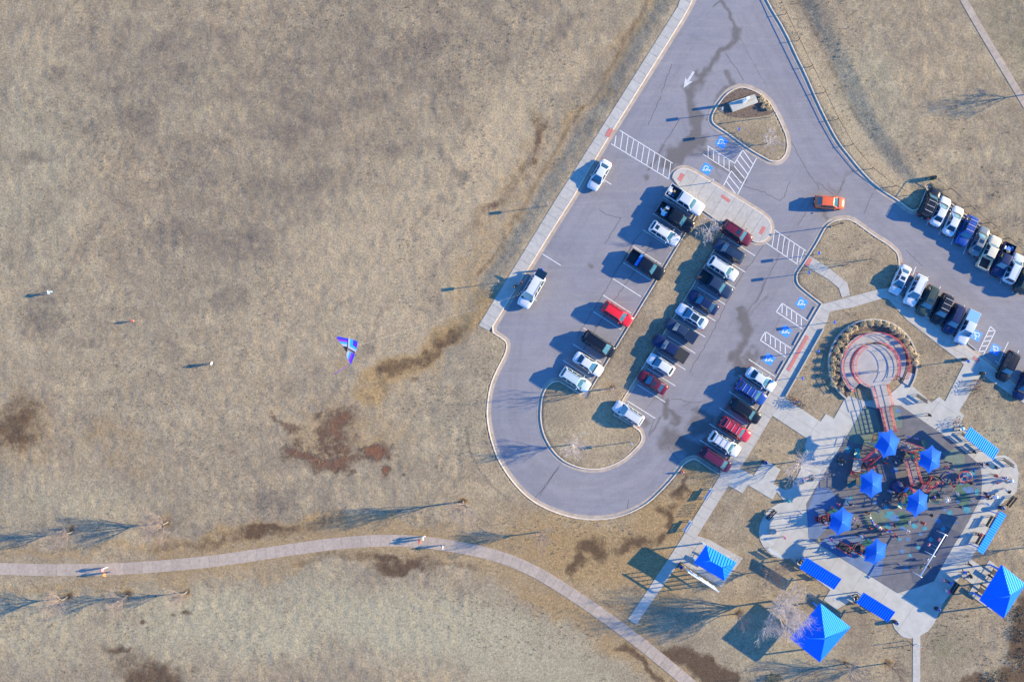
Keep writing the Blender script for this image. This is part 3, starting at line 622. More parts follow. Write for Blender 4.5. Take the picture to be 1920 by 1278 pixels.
def strip_path(name, cpx, width, mat_, step, zoff=.04, gap=.026, sm=2):
    pts = resample(smooth_poly(PL(cpx), False, sm), step/4); acc = [0]
    for i in range(1, len(pts)): acc.append(acc[-1]+math.dist(pts[i], pts[i-1]))
    root = empty(name, (0,0,0)); tag(root, kind='structure'); n = max(1, int(acc[-1]/step))
    def at(s):
        s = min(max(s, 0), acc[-1]-1e-6); i = int(np.searchsorted(acc, s, 'right'))-1; i = min(i, len(pts)-2); k = (s-acc[i])/(acc[i+1]-acc[i])
        p = Vector(pts[i]).lerp(Vector(pts[i+1]), k); a = Vector(pts[max(i-2,0)]); b = Vector(pts[min(i+3,len(pts)-1)]); t = (b-a).normalized()
        return p, Vector((-t.y, t.x))
    bed = MB()
    for k in range(n):
        vs = []
        for s in (k*step+gap/2, (k+.5)*step, (k+1)*step-gap/2):
            p, q = at(s)
            for sg in (1, -1):
                e = p+q*sg*width/2; z = gz(p.x, p.y)+zoff+random.uniform(-.004,.004)
                vs += [(e.x,e.y,z),(e.x,e.y,z-.1)]
        fs = [(0,2,6,4),(4,6,10,8),(0,4,5,1),(4,8,9,5),(2,3,7,6),(6,7,11,10),(0,1,3,2),(8,10,11,9)]
        obj('slab', MB().add(vs, fs), mat_, root)
        (p, q), (p2, q2) = at(k*step), at((k+1)*step); h = width/2-.01
        za, zb_ = gz(p.x,p.y)+zoff-.02, gz(p2.x,p2.y)+zoff-.02
        bed.add([(*(p+q*h),za),(*(p-q*h),za),(*(p2-q2*h),zb_),(*(p2+q2*h),zb_)], [(0,1,2,3)])
    obj('joint_bed', bed, mat('joint_filler', (.23,.205,.185), .95), root)
    return root
strip_path('trail', TR_C, 1.72, M_TRAIL, 1.4)
strip_path('trail', [(1770,-60),(1799,-5),(1835,58),(1866,110),(1920,200),(1960,268)], 1.0, M_TRAIL, 1.4)
strip_path('path', [(1717.8,1190),(1717.6,1230),(1717.2,1320)], 1.08, M_CONC, 1.5, sm=0)
LW = [(1307,-56),(1275,0),(1270.8,12.8),(1146,211.4),(1107.6,271.6),(1040,377.7),(915.8,580),(897.5,610)]
LK = [(1345,-60),(1300,-8),(1288,19),(1249.5,81),(1164,218),(1122.6,283.8),(1079.4,360),(1040,421),(991,500),(937.6,586.4),(917,620)]
UA = math.atan2(-.854, -.52)
slab_field('sidewalk', LW+LK[::-1], M_CONC, UA, 1.55, 40)
RW = [(1350,890),(1427.8,763.8),(1541.5,570),(1590,557),(1648,542),(1667,540),(1793,638),(1920,736),(1990,790),(1990,815),(1920,757),(1839,701),(1806,683),(1793,672),(1745,635),(1700,600),(1665,561),(1655,559),(1598,576),(1555.2,583.8),(1551,600),(1542.7,616.3),(1485,719),(1471,745),(1447.6,778.8),(1401,856.4),(1386,877.6),(1365.4,909.5),(1307,1003.4),(1290,1030),(1201.3,1156.4),(1194,1170),(1177,1159),(1184.8,1148.8),(1267.7,1024)]
slab_field('sidewalk', RW, M_CONC, math.atan2(.86, .51), 1.6, 30)
slab_field('sidewalk', [(1507.7,496),(1518,480.5),(1537,492),(1563,510),(1588,530),(1593,553),(1578,558),(1572,540),(1553,524),(1524,507)], M_CONC, R(-33), 1.5, 30)
slab_field('walkway', WALKI, M_CONC, R(-33), 1.6, 30, ztop=.155, smooth=False)
PLAZA = [(1471,745),(1537.7,790),(1547.7,775),(1562.7,784),(1575.6,761),(1587,740),(1600,745),(1622,752),(1660,745),(1680,728),(1695,713),(1710,723),(1745,754),(1760,743),(1771,752),(1806,683),(1839,701),(1804,760),(1797.7,768.8),(1806.5,778.8),(1800,793.8),(1862,848),(1867.8,853.9),(1882.8,852.7),(1895,858.9),(1905.3,870),(1909,887.7),(1905.3,919),(1897,929),(1883.7,938),(1874,948),(1819.5,1047.4),(1847,1066),(1834,1102.6),(1800,1078.2),(1785.8,1104.4),(1766.9,1130.6),(1756.7,1154),(1750.8,1167),(1739,1181.7),(1724.6,1190.4),(1712,1194.5),(1702.7,1195.5),(1693,1193),(1686.7,1189),(1676.5,1177.3),(1671,1163),(1604,1127),(1592,1127),(1567,1142),(1543.8,1123.3),(1556,1104.6),(1500,1063),(1480.8,1045.3),(1473,1046.6),(1465.7,1046.2),(1456,1044.5),(1448.8,1041.5),(1438,1033),(1430,1022.7),(1424,1010),(1422,996.4),(1424.5,982),(1430,970),(1436,960),(1445,951),(1457,944),(1470,939.5),(1456,921),(1448,935.8),(1402,908.5),(1391.6,923.6),(1365.4,909.5),(1386,877.6),(1412.3,890.7),(1433,860.7),(1463,879.4),(1449,906),(1470,917),(1483,915),(1500,880),(1508,842),(1512.6,821.4),(1447.6,778.8)]
slab_field('plaza', PLAZA, M_PLAZA, R(-33), 4.4, 4.4, ztop=.145, gap=.024)
for q in ([(1542.7,616.3),(1485,719),(1472,742)],):
    pts = PL(q); a_ = offset(pts, .09); b_ = offset(pts, -.09); o = obj('edge_wall', MB().prism(a_+b_[::-1], .05, .42), M_CONC); tag(o, kind='structure')
# red tactile panels at the ramps
for q in ([(1142,240.6),(1150,244.4),(1142,258.5),(1134,254.7)],[z3(408,555),z3(447,575),z3(405,643),z3(372,622)],[z3(820,770),z3(905,830),z3(885,855),z3(803,795)],[z3(1222,1085),z3(1255,1105),z3(1212,1175),z3(1182,1155)],[zq(720,340),zq(760,350),zq(718,428),zq(682,405)],[zr(1045,540),zr(1088,568),zr(795,1085),zr(752,1060)],[zw(690,535),zw(765,600),zw(740,630),zw(662,570)]):
    o = obj('tactile_panel', MB().prism(PL(q), .14, .166), M_DOME); tag(o, kind='structure')
# ------------------------------------------------------------------ vehicles
GLASSES = {}
def paint(name, c, metal=.0, rough=.3): return mat('paint_'+name, c, rough, metal, coat=.35 if max(c) > .2 else .1, spec=.5 if max(c) > .2 else .3, noise=(1.3,.05))
PAINTS = {'white': paint('white',(.48,.50,.54)), 'black': paint('black',(.006,.009,.018)), 'navy': paint('navy',(.008,.018,.07)), 'blue': paint('blue',(.01,.05,.26)), 'red': paint('red',(.62,.012,.02)),
  'maroon': paint('maroon',(.10,.012,.03)), 'plum': paint('plum',(.075,.014,.045)), 'silver': paint('silver',(.42,.46,.50),.3), 'paleblue': paint('paleblue',(.46,.55,.58),.2), 'grey': paint('grey',(.16,.18,.20),.2),
  'green': paint('green',(.035,.055,.05)), 'orange': paint('orange',(.58,.10,.025)), 'beige': paint('beige',(.52,.47,.36)), 'slate': paint('slate',(.018,.034,.075)), 'crimson': paint('crimson',(.40,.02,.04)), 'icewhite': paint('icewhite',(.42,.47,.56))}
def loft(st, crown=.02):
    mb = MB(); rows = []
    for x, hw, z0, zs, zt in st:
        half = [(hw*.86,z0),(hw*.975,z0+.10),(hw,(z0+zs)/2+.06),(hw*.965,zs),(hw*.84,zt-.012),(hw*.45,zt+crown*.8),(0,zt+crown)]
        rows.append([(x,-a,b) for a, b in half]+[(x,a,b) for a, b in half[-2::-1]])
    m = len(rows[0])
    vs = [p for r in rows for p in r]
    fs = [(i*m+k, (i+1)*m+k, (i+1)*m+k+1, i*m+k+1) for i in range(len(rows)-1) for k in range(m-1)]
    fs = [f[::-1] for f in fs]
    mb.add(vs, fs, 0, True); n = len(rows)
    mb.add(rows[0], [tuple(range(m))]); mb.add(rows[-1], [tuple(reversed(range(m)))])
    mb.add([r[0] for r in rows]+[r[-1] for r in rows], [(i, n+i, n+i+1, i+1) for i in range(n-1)])
    return mb
def frustum(xfb, xrb, wb, zb_, xft, xrt, wt, zt, bev=.07):
    bm = bmesh.new(); lo = [(xfb,wb),(xfb,-wb),(xrb,-wb),(xrb,wb)]; hi = [(xft,wt),(xft,-wt),(xrt,-wt),(xrt,wt)]
    a = [bm.verts.new((x,y,zb_)) for x, y in lo]; b = [bm.verts.new((x,y,zt)) for x, y in hi]
    # slightly bowed windscreen / roof
    bm.faces.new(b[::-1]); E = []
    for i in range(4): j = (i+1)%4; bm.faces.new((a[i],b[i],b[j],a[j]))
    bm.normal_update()
    es = [e for e in bm.edges if not (e.verts[0] in a and e.verts[1] in a)]
    bmesh.ops.bevel(bm, geom=es, offset=bev, segments=3, profile=.6, affect='EDGES')
    bmesh.ops.recalc_face_normals(bm, faces=bm.faces)
    me = bpy.data.meshes.new('cabin'); bm.to_mesh(me); bm.free()
    me.polygons.foreach_set('use_smooth', [True]*len(me.polygons)); return me
def pane(c4, iu, iv0, iv1, off=.014, bow=.0, n=4):
    """glass pane on a cabin face: corners bl, br, tr, tl, inset fractions"""
    bl, br, tr, tl = [Vector(p) for p in c4]; nr = (br-bl).cross(tl-bl).normalized(); vs = []
    for j in range(3):
        v = iv0+(iv1-iv0)*j/2
        for i in range(n+1):
            u = iu+(1-2*iu)*i/n; p = bl.lerp(br, u).lerp(tl.lerp(tr, u), v); vs.append(p+nr*(off+bow*(1-(2*i/n-1)**2)))
    return MB().add(vs, [(j*(n+1)+i, j*(n+1)+i+1, (j+1)*(n+1)+i+1, (j+1)*(n+1)+i) for j in range(2) for i in range(n)], 0, True)
def wheel_meshes(r=.34, wd=.23):
    def disc(prof):
        mb = MB().lathe(0, 0, prof, 16); mb.v = [(x, z, y) for x, y, z in mb.v]; return mb
    t = disc([(r*.62,-wd/2),(r*.95,-wd/2),(r,-wd*.3),(r,wd*.3),(r*.95,wd/2),(r*.62,wd/2),(r*.60,0),(r*.62,-wd/2)]).mesh('wheel', [M_TYRE])
    k = disc([(.001,-wd*.36),(r*.2,-wd*.40),(r*.62,-wd*.30),(r*.62,wd*.30),(r*.2,wd*.40),(.001,wd*.36)]).mesh('rim', [M_RIM]); return t, k
WT, WR = wheel_meshes()
CARS = {
 'sedan': dict(L=4.75, st=[(2.37,.60,.36,.52,.57),(2.30,.72,.27,.60,.66),(2.08,.83,.21,.68,.75),(1.6,.89,.20,.77,.85),(1.0,.91,.2,.84,.94),(0,.92,.2,.88,.98),(-1.0,.915,.2,.90,1.0),(-1.7,.90,.2,.90,1.02),(-2.1,.85,.22,.88,1.0),(-2.30,.75,.28,.80,.93),(-2.37,.62,.40,.68,.80)],
    cab=(1.10,-1.85,.84,.92,.28,-.98,.58,1.47), wb=1.36, wins=((.53,)), side=.9),
 'suv': dict(L=4.75, st=[(2.37,.66,.42,.72,.80),(2.28,.78,.32,.82,.92),(2.05,.88,.26,.90,1.0),(1.5,.93,.25,.97,1.06),(.9,.94,.25,1.0,1.09),(-.5,.95,.25,1.03,1.1),(-1.6,.94,.25,1.04,1.1),(-2.15,.90,.28,1.02,1.09),(-2.33,.82,.36,.98,1.05),(-2.37,.72,.46,.9,1.0)],
    cab=(1.22,-2.24,.88,1.03,.50,-1.92,.64,1.75), wb=1.38, side=.9, rails=True),
 'minivan': dict(L=5.1, st=[(2.55,.66,.40,.64,.70),(2.46,.80,.30,.76,.84),(2.2,.90,.22,.86,.96),(1.7,.96,.2,.94,1.04),(1,.98,.2,.97,1.06),(-1,.985,.2,1.0,1.07),(-2.1,.97,.22,1.0,1.07),(-2.45,.90,.28,.98,1.05),(-2.55,.78,.4,.92,1.0)],
    cab=(1.75,-2.44,.92,1.0,.80,-2.16,.68,1.82), wb=1.5, side=.9, rails=True),
 'hatch': dict(L=4.2, st=[(2.1,.60,.38,.58,.64),(2.02,.74,.28,.68,.75),(1.8,.84,.22,.76,.84),(1.3,.88,.2,.84,.93),(.8,.90,.2,.88,.97),(-.6,.91,.2,.92,1.0),(-1.5,.90,.2,.93,1.01),(-1.9,.85,.24,.92,1.0),(-2.06,.76,.32,.86,.95),(-2.1,.64,.42,.78,.86)],
    cab=(1.05,-1.95,.80,.94,.25,-1.42,.61,1.52), wb=1.28, side=.9),
 'pickup': dict(L=5.8, st=[(2.9,.74,.50,.86,.94),(2.82,.88,.40,.98,1.06),(2.55,.96,.34,1.04,1.12),(2.0,.99,.32,1.08,1.17),(1.4,.99,.32,1.1,1.19),(0,1.0,.32,1.12,1.2),(-.95,1.0,.32,1.12,1.2),(-1.0,.99,.34,1.10,1.18)],
    cab=(1.45,-1.0,.92,1.12,.75,-.88,.70,1.95), wb=1.78, side=.86, bed=(-2.9,-1.02)),
}
def build_car(kind):
    d = CARS[kind]; e = empty('car_template', (0,0,0)); sp = {}
    def part(name, mb, m, parent=e, loc=None):
        o = obj(name, mb, m, parent, loc); return o
    body = part('body', loft(d['st']), PAINTS['white'])
    xfb, xrb, wb, zb_, xft, xrt, wt, zt = d['cab']
    me = frustum(*d['cab']); me.materials.append(PAINTS['white']); part('cabin', me, None)
    F = [(xfb,-wb,zb_),(xfb,wb,zb_),(xft,wt,zt),(xft,-wt,zt)]; part('windshield', pane(F, .07, .10, .93, bow=.03), M_GLASS_SKY)
    B = [(xrb,wb,zb_),(xrb,-wb,zb_),(xrt,-wt,zt),(xrt,wt,zt)]; part('rear_window', pane(B, .10, .22 if kind != 'pickup' else .35, .90, bow=.015), M_GLASS)
    for s in (1,-1):
        lo = [(xfb,s*wb,zb_),(xrb,s*wb,zb_)]; hi = [(xft,s*wt,zt),(xrt,s*wt,zt)]
        nw = 3 if kind in ('suv','minivan') else 2
        for k in range(nw):
            u0, u1 = .08+.86*k/nw+.012, .08+.86*(k+1)/nw-.012
            q = lambda A, B_, u: tuple(A[i]+(B_[i]-A[i])*u for i in range(3))
            c4 = [q(lo[0],lo[1],u0), q(lo[0],lo[1],u1), q(hi[0],hi[1],u1), q(hi[0],hi[1],u0)]
            if s < 0: c4 = [c4[1],c4[0],c4[3],c4[2]]
            part('side_window', pane(c4, .02, .06, .94, n=2), M_GLASS)
    st = d['st']; xf = st[0][0]; xr = d['bed'][0] if 'bed' in d else st[-1][0]
    h1 = st[1]
    for s in (1,-1):
        part('headlight', MB().add([(xf-.01,s*.42,h1[3]-.10),(h1[0]-.02,s*(h1[1]-.02),h1[3]-.10),(st[2][0],s*(st[2][1]-.03),st[2][3]+.0),(h1[0]-.05,s*.48,h1[4]+.008),(xf-.005,s*.42,st[0][4]+.01)], [(0,1,2,3,4) if s < 0 else (4,3,2,1,0)]), M_LAMP)
        y0, y1 = (.66,.92) if kind != 'pickup' else (.84,1.0)
        zt_ = st[-1][4]; part('taillight', MB().box(xr-.012, xr+.07, min(s*y0,s*y1), max(s*y0,s*y1), zt_-.30, zt_-.06), M_TAIL)
        mx = xfb-.42; part('side_mirror', MB().sphere((mx, s*(wb+.21), zb_+.08), .11, 8, 5, 0, (.7,1.1,.75)), PAINTS['white'])
        if d.get('rails'):
            part('roof_rail', MB().tube([(xft-.15,s*(wt-.05),zt),(xft-.25,s*(wt-.04),zt+.055),(xrt+.3,s*(wt-.04),zt+.055),(xrt+.2,s*(wt-.05),zt)], .022, 5), M_BLACKP)
        for x in (d['wb'], -d['wb']):
            hw = .80 if kind in ('sedan','hatch') else .84 if kind != 'pickup' else .88
            wo = part('wheel', WT, None, e, (x, s*hw, .34)); obj('rim', WR, None, wo)
    part('cowl', MB().box(xfb-.04, xfb+.14, -wb+.10, wb-.10, zb_-.02, zb_+.055), M_BLACKP); part('grille', MB().box(xf-.04, xf+.02, -.42, .42, st[0][3]-.10, st[0][3]+.06), M_BLACKP)
    part('front_bumper', MB().box(xf-.06, xf+.035, -.52, .52, st[0][2]-.06, st[0][2]+.10), M_BLACKP)
    part('rear_bumper', MB().box(xr-.07, xr+.03, -.62, .62, .38, .52), M_BLACKP if kind != 'pickup' else M_RIM)
    part('license_plate', MB().box(xr-.085, xr-.072, -.16, .16, .56, .70), M_PLATE)
    if 'bed' in d:
        x0, x1 = d['bed']; mb = MB(); t = .07; zb2, zt2 = .42, 1.24
        mb.box(x0+t, x1, .97-t, .97, zb2, zt2).box(x0+t, x1, -.97, -.97+t, zb2, zt2).box(x0, x0+t, -.97, .97, zb2, zt2-.02).box(x1-t, x1, -.97+t, .97-t, zb2, zt2)
        part('bed_wall', mb, PAINTS['white']); part('bed_liner', MB().box(x0+t, x1-t, -.97+t, .97-t, .62, .70), M_BLACKP)
    return e
TPL = {k: build_car(k) for k in CARS}
def make_car(kind, px, py, dx, dy, color, label, cat='car', name=None, scale=1.0, roof=None, extra=(), windsh=None, z=0.0):
    x, y = P(px, py, 1.0); c = copy_tree(TPL[kind]); c.name = name or {'pickup':'pickup_truck','suv':'parked_suv','minivan':'parked_minivan','sedan':'parked_sedan','hatch':'parked_hatchback'}[kind]
    c.location = (x, y, z); c.rotation_euler = (0, 0, math.atan2(-dy, dx)); c.scale = (scale,)*3
    tag(c, label, cat, 'vehicles at the park')
    for ch in c.children:
        b = ch.name.split('.')[0]
        if b in ('body','cabin','side_mirror','bed_wall'):
            ch.material_slots[0].link = 'OBJECT'; ch.material_slots[0].material = PAINTS[roof if (roof and b == 'cabin') else color]
        if b == 'windshield' and windsh: ch.material_slots[0].link = 'OBJECT'; ch.material_slots[0].material = windsh
    xfb, xrb, wb, zb_, xft, xrt, wt, zt = CARS[kind]['cab']
    if 'sunroof' in extra: obj('sunroof', MB().box(xft-.75, xft-.2, -.36, .36, zt-.02, zt+.012), M_GLASS, c)
    if 'rear_sunroof' in extra: obj('sunroof', MB().box(xrt+.2, xrt+.75, -.32, .32, zt-.02, zt+.012), M_GLASS, c)
    if 'rack' in extra:
        for k in range(3): xx = xft-.4-k*(xft-xrt-.8)/2; obj('roof_rack_bar', MB().box(xx-.03, xx+.03, -wt+.02, wt-.02, zt+.05, zt+.085), M_STEEL, c)
    if 'panoroof' in extra: obj('glass_roof', MB().box(xrt+.12, xft-.12, -wt+.14, wt-.14, zt-.02, zt+.014), M_GLASS, c)
    if 'ribs' in extra:
        for k in range(5): yy = -wt+.16+k*(2*wt-.32)/4; obj('roof_rib', MB().box(xrt+.2, xft-.2, yy-.02, yy+.02, zt-.01, zt+.018), PAINTS[color], c)
    if 'load' in extra:
        rs = random.Random(int(px)); mm = [M_BLUEM, M_WHITE, M_BLACKP, M_WOODP, mat('tarp_tan',(.35,.25,.15),.8)]
        for k in range(7):
            bx_, by_ = rs.uniform(-2.6,-1.5), rs.uniform(-.62,.62); a, b = rs.uniform(.12,.4), rs.uniform(.08,.3)
            obj('load_item', MB().box(-a,a,-b,b,0,rs.uniform(.15,.4)), mm[k%5], c, (bx_, by_, .70), rs.uniform(0,3))
    if 'cover' in extra: obj('bed_cover', MB().box(-2.82,-1.08,-.91,.91,1.18,1.255), M_BLACKP if color != 'icewhite' else mat('bed_cover_blue',(.10,.30,.50),.5), c)
    if 'coverribs' in extra:
        for k in range(5): obj('bed_cover_panel', MB().box(-2.80+k*.35,-2.50+k*.35,-.91,.91,1.18,1.27), PAINTS[color], c)
    if 'toolbox' in extra: obj('tool_box', MB().box(-1.5,-1.08,-.93,.93,.9,1.30), M_BLUEM if color == 'black' else M_BLACKP, c)
    if 'tailgate' in extra: obj('raised_tailgate', MB().add([(xrt,-.72,zt),(xrt,.72,zt),(xrt-1.0,.66,zt+.28),(xrt-1.0,-.66,zt+.28),(xrt,-.72,zt-.05),(xrt,.72,zt-.05),(xrt-1.0,.66,zt+.23),(xrt-1.0,-.66,zt+.23)], [(3,2,1,0),(4,5,6,7),(0,1,5,4),(1,2,6,5),(2,3,7,6),(3,0,4,7)]), M_GLASS, c)
    return c
D1, D2 = (.84,.545), (-.84,-.545)      # bay directions of the middle rows
U4, V4 = (.43,-.90), (-.43,.90)        # bay directions of the right-hand lot
make_car('pickup',1285,375,*D1,'white','white crew-cab pickup with a loaded open bed beside the central walkway','pickup truck',scale=1.02,extra=('load','ribs'))
make_car('pickup',1266.8,407.5,*D1,'black','black pickup with a loaded open bed, next to the white crew-cab pickup','pickup truck',extra=('load',))
make_car('suv',1246.5,437.5,*D1,'white','white SUV third from the walkway in the left row, beside the black pickup','SUV',extra=('rear_sunroof',))
make_car('pickup',1211.5,497,*D1,'black','black pickup with a blue tool box, standing alone mid left row','pickup truck',extra=('toolbox',))
make_car('suv',1158,588.5,*D1,'red','bright red SUV nosed to the grass median in the left row','SUV')
make_car('minivan',1123,645,*D1,'black','black minivan in the left row below the bright red SUV','minivan')
make_car('sedan',1103.5,682.5,*D1,'white','white sedan between the black minivan and the pale blue SUV','sedan')
make_car('suv',1079,711.5,*D1,'paleblue','pale blue-grey SUV at the lower end of the left row by the loop','SUV',extra=('ribs',))
make_car('suv',1382,436.5,*D1,'maroon','maroon SUV at the top of the right median row beside the walkway tip','SUV',extra=('sunroof',),scale=1.02)
make_car('suv',1368,470,*D2,'slate','dark slate SUV with a sunroof, below the maroon SUV','SUV',extra=('sunroof',))
make_car('suv',1356,503,*D1,'white','white SUV in the right median row above the dark pickup','SUV')
make_car('pickup',1341,532.5,*D1,'slate','dark slate pickup with an empty open bed in the right median row','pickup truck',scale=.95)
make_car('sedan',1319.5,566.5,*D2,'navy','dark navy sedan in the right median row beside the pickup with open bed','sedan')
make_car('sedan',1298,592.5,*D2,'icewhite','silver-white sedan with a black glass roof in the right median row','sedan',extra=('panoroof',),scale=1.03)
make_car('pickup',1278,619,*D2,'slate','small blue-grey pickup with a ribbed bed cover in the right median row','pickup truck',scale=.86,extra=('coverribs',))
make_car('pickup',1257.5,653,*D2,'navy','dark blue pickup with a flat bed cover in the right median row','pickup truck',scale=.95,extra=('cover',))
make_car('hatch',1239.5,683.5,*D2,'white','white hatchback between the dark blue pickup and the maroon sedan','hatchback')
make_car('sedan',1224.5,717,*D2,'maroon','maroon sedan near the lower end of the right median row','sedan',extra=('sunroof',),scale=.97)
make_car('suv',1178.5,774.5,*D2,'white','white SUV alone at the lower end of the median by the loop','SUV',extra=('ribs',))
make_car('sedan',1428,711,*D1,'white','white sedan first in the row along the playground walk','sedan')
make_car('suv',1409.5,735.5,*D1,'blue','deep blue SUV beside the white sedan along the playground walk','SUV',extra=('rack','ribs'))
make_car('suv',1399,771,*D1,'black','black SUV between the blue and the red SUV along the playground walk','SUV')
make_car('suv',1379.5,805,*D1,'crimson','dark red SUV with roof rack bars along the playground walk','SUV',extra=('rack',))
make_car('suv',1359,832,*D1,'white','white SUV with a roof rack next to the plum minivan','SUV',extra=('rack','ribs'),scale=1.04)
make_car('minivan',1343.7,862,*D1,'plum','plum-coloured minivan last in the row along the playground walk','minivan',scale=.94)
make_car('sedan',1124.5,327.5,-.5,.866,'white','white sedan parked along the left kerb below the crosswalk','sedan')
make_car('suv',996.4,545,-.5,.866,'white','long white SUV with raised tailgate at the left kerb by the kite flyers','SUV',scale=1.12,extra=('tailgate',))
make_car('hatch',1557.5,379,1,.07,'orange','orange hatchback driving across the junction','hatchback',name='driving_hatchback',scale=1.02)
SC = .95
make_car('suv',1744.5,380,*U4,'black','black SUV with roof rack, first in the upper right row','SUV',scale=SC,extra=('rack',))
make_car('sedan',1766,395.7,*U4,'white','white sedan beside the black SUV in the upper right row','sedan',scale=SC)
make_car('sedan',1790,413.5,*U4,'white','second white sedan in the upper right row, next to the navy SUV','sedan',scale=SC)
make_car('suv',1814.3,432,*V4,'blue','dark blue SUV backed in, upper right row','SUV',scale=SC,extra=('rack',))
make_car('sedan',1839,451,*U4,'grey','grey sedan with red tail lamps in the upper right row','sedan',scale=SC,extra=('sunroof',))
make_car('pickup',1856.5,473,*U4,'beige','beige pickup with an open bed in the upper right row','pickup truck',scale=.88)
make_car('pickup',1882.3,487,*V4,'navy','dark purple-blue pickup backed in beside the beige pickup','pickup truck',scale=.88,extra=('load',))
make_car('suv',1902,503,*U4,'icewhite','white SUV near the right picture edge in the upper right row','SUV',scale=SC)
make_car('suv',1925,522,*U4,'green','dark green SUV cut by the right edge in the upper right row','SUV',scale=SC)
make_car('sedan',1690,524,*V4,'white','white sedan with a dark sunroof, first in the lower right row by the island','sedan',scale=SC,extra=('sunroof',))
make_car('suv',1717.5,544,*V4,'white','white SUV second in the lower right row with a bicycle rack behind it','SUV',scale=1.0)
make_car('suv',1741,563.3,*V4,'green','dark grey-green SUV in the lower right row beside the white SUV','SUV',scale=SC,extra=('sunroof',))
make_car('suv',1768,579,*V4,'black','black SUV in the middle of the lower right row','SUV',scale=SC,extra=('rack',))
make_car('suv',1790,598.3,*V4,'navy','navy SUV between the black SUV and the white pickup, lower right row','SUV',scale=SC)
make_car('pickup',1815,613.5,*V4,'icewhite','white pickup with a pale blue bed cover in the lower right row','pickup truck',scale=.9,extra=('cover',))
make_car('suv',1892,686.5,*V4,'black','black SUV with red tail lamps beyond the accessible bays','SUV',scale=SC)
make_car('sedan',1924,722,*V4,'navy','dark blue car cut by the right edge beside the accessible bays','sedan',scale=SC)
for t in TPL.values():
    for ch in list(t.children):
        for g2 in list(ch.children): bpy.data.objects.remove(g2)
        bpy.data.objects.remove(ch)
    bpy.data.objects.remove(t)

# wheel stops
def wheel_stop(a, b, label):
    a, b = Vector(P(*a)), Vector(P(*b)); L = (b-a).length; m = (a+b)/2; mb = MB()
    mb.add([(-L/2,-.10,0),(L/2,-.10,0),(L/2,.10,0),(-L/2,.10,0),(-L/2+.04,-.06,.13),(L/2-.04,-.06,.13),(L/2-.04,.06,.13),(-L/2+.04,.06,.13)], [(4,5,6,7),(0,1,5,4),(1,2,6,5),(2,3,7,6),(3,0,4,7)])
    o = obj('wheel_stop', mb, M_PLAZA, None, (m.x, m.y, .003), math.atan2(b.y-a.y, b.x-a.x)); tag(o, label, 'wheel stop', 'concrete wheel stops')
wheel_stop((1529,574.5),(1515.5,598),'concrete wheel stop at the accessible bay nearest the corner walk')
wheel_stop((1500.5,623),(1488,646.5),'concrete wheel stop at the middle accessible bay of the playground row')
wheel_stop((1470,676),(1456.5,700),'concrete wheel stop at the accessible bay beside the white sedan')
wheel_stop((1813.8,643),(1830,655.5),'concrete wheel stop in front of the white pickup, right-hand lot')

# ------------------------------------------------------------------ bare trees
def grow(seed, h, spread=.40, trunk_frac=.38, n_main=8, levels=4, r0=None, up=1.0, twigs=4):
    rs = random.Random(seed); tr, cr = MB(), MB(); r0 = r0 or h*.014+.02
    pts = [Vector((0,0,-.05))]; d = Vector((rs.uniform(-.06,.06), rs.uniform(-.06,.06), 1))
    for i in range(5): pts.append(pts[-1]+d*h*trunk_frac/5+Vector((rs.uniform(-.03,.03),rs.uniform(-.03,.03),0))*h*.12)
    tr.tube(pts, [r0*(1.25-.09*i) for i in range(6)], 7)
    def branch(p, dr, ln, r, lv):
        n = 4; q = [p]; dd = dr.normalized(); rr = [r]
        for i in range(n):
            dd = (dd+Vector((rs.gauss(0,.12), rs.gauss(0,.12), rs.gauss(.06,.08)))).normalized(); q.append(q[-1]+dd*ln/n); rr.append(max(.0065, r*(1-.78*(i+1)/n)))
        cr.tube(q, rr, 4 if lv > 1 else 3)
        if lv == 0: return
        for k in range(twigs+(1 if lv > 1 else 0)):
            f = rs.uniform(.25,1.0); i = min(int(f*n), n-1); s = q[i].lerp(q[i+1], f*n-i)
            ax = Vector((rs.gauss(0,1), rs.gauss(0,1), rs.gauss(0,.6))); ax -= ax.dot(dd)*dd; ax.normalize()
            branch(s, dd+ax*rs.uniform(.4,.8)+Vector((0,0,.22)), ln*rs.uniform(.45,.7), max(.0065, rr[i]*.6), lv-1)
    top = pts[-1]
    for k in range(n_main):
        a = 2*math.pi*(k+rs.uniform(-.3,.3))/n_main; s = pts[3].lerp(top, rs.uniform(.2,1)) if k else top
        el = rs.uniform(.55,1.15)*up; dr = Vector((math.cos(a)*spread*1.4, math.sin(a)*spread*1.4, el)); branch(s, dr, h*(1-trunk_frac)*rs.uniform(.62,.9), r0*.6, levels-1)
    branch(top, Vector((rs.uniform(-.1,.1), rs.uniform(-.1,.1), 1)), h*(1-trunk_frac)*.95, r0*.6, levels-1)
    return tr, cr
M_PALE = mat('twig_pale',(.50,.44,.45),.9)
def bare_tree(px, py, h, label, seed, twig=M_TWIG, z=None, **k):
    x, y = P(px, py); tr, cr = grow(seed, h, **k); e = empty('bare_tree', (x, y, gz(x, y) if z is None else z), random.Random(seed).uniform(0, 6.28)); tag(e, label, 'tree', 'leafless trees')
    obj('trunk', tr, M_BARK if h > 3.4 else M_TWIG2, e); obj('crown', cr, twig, e)
bare_tree(137,996,4.3,'smaller bare tree above the trail, far left',1,n_main=8)
bare_tree(315,978,5.6,'bare tree with a wide fan of shadow above the trail, left field',2,n_main=11,spread=.42)
bare_tree(351,1108,4.2,'bare tree below the trail, rightmost of the three in that row',3,n_main=7)
bare_tree(239,1115.5,4.2,'bare tree below the trail, middle of the three in that row',4,n_main=7)
bare_tree(127,1117.6,4.4,'bare tree below the trail, leftmost of the three in that row',5,n_main=8)
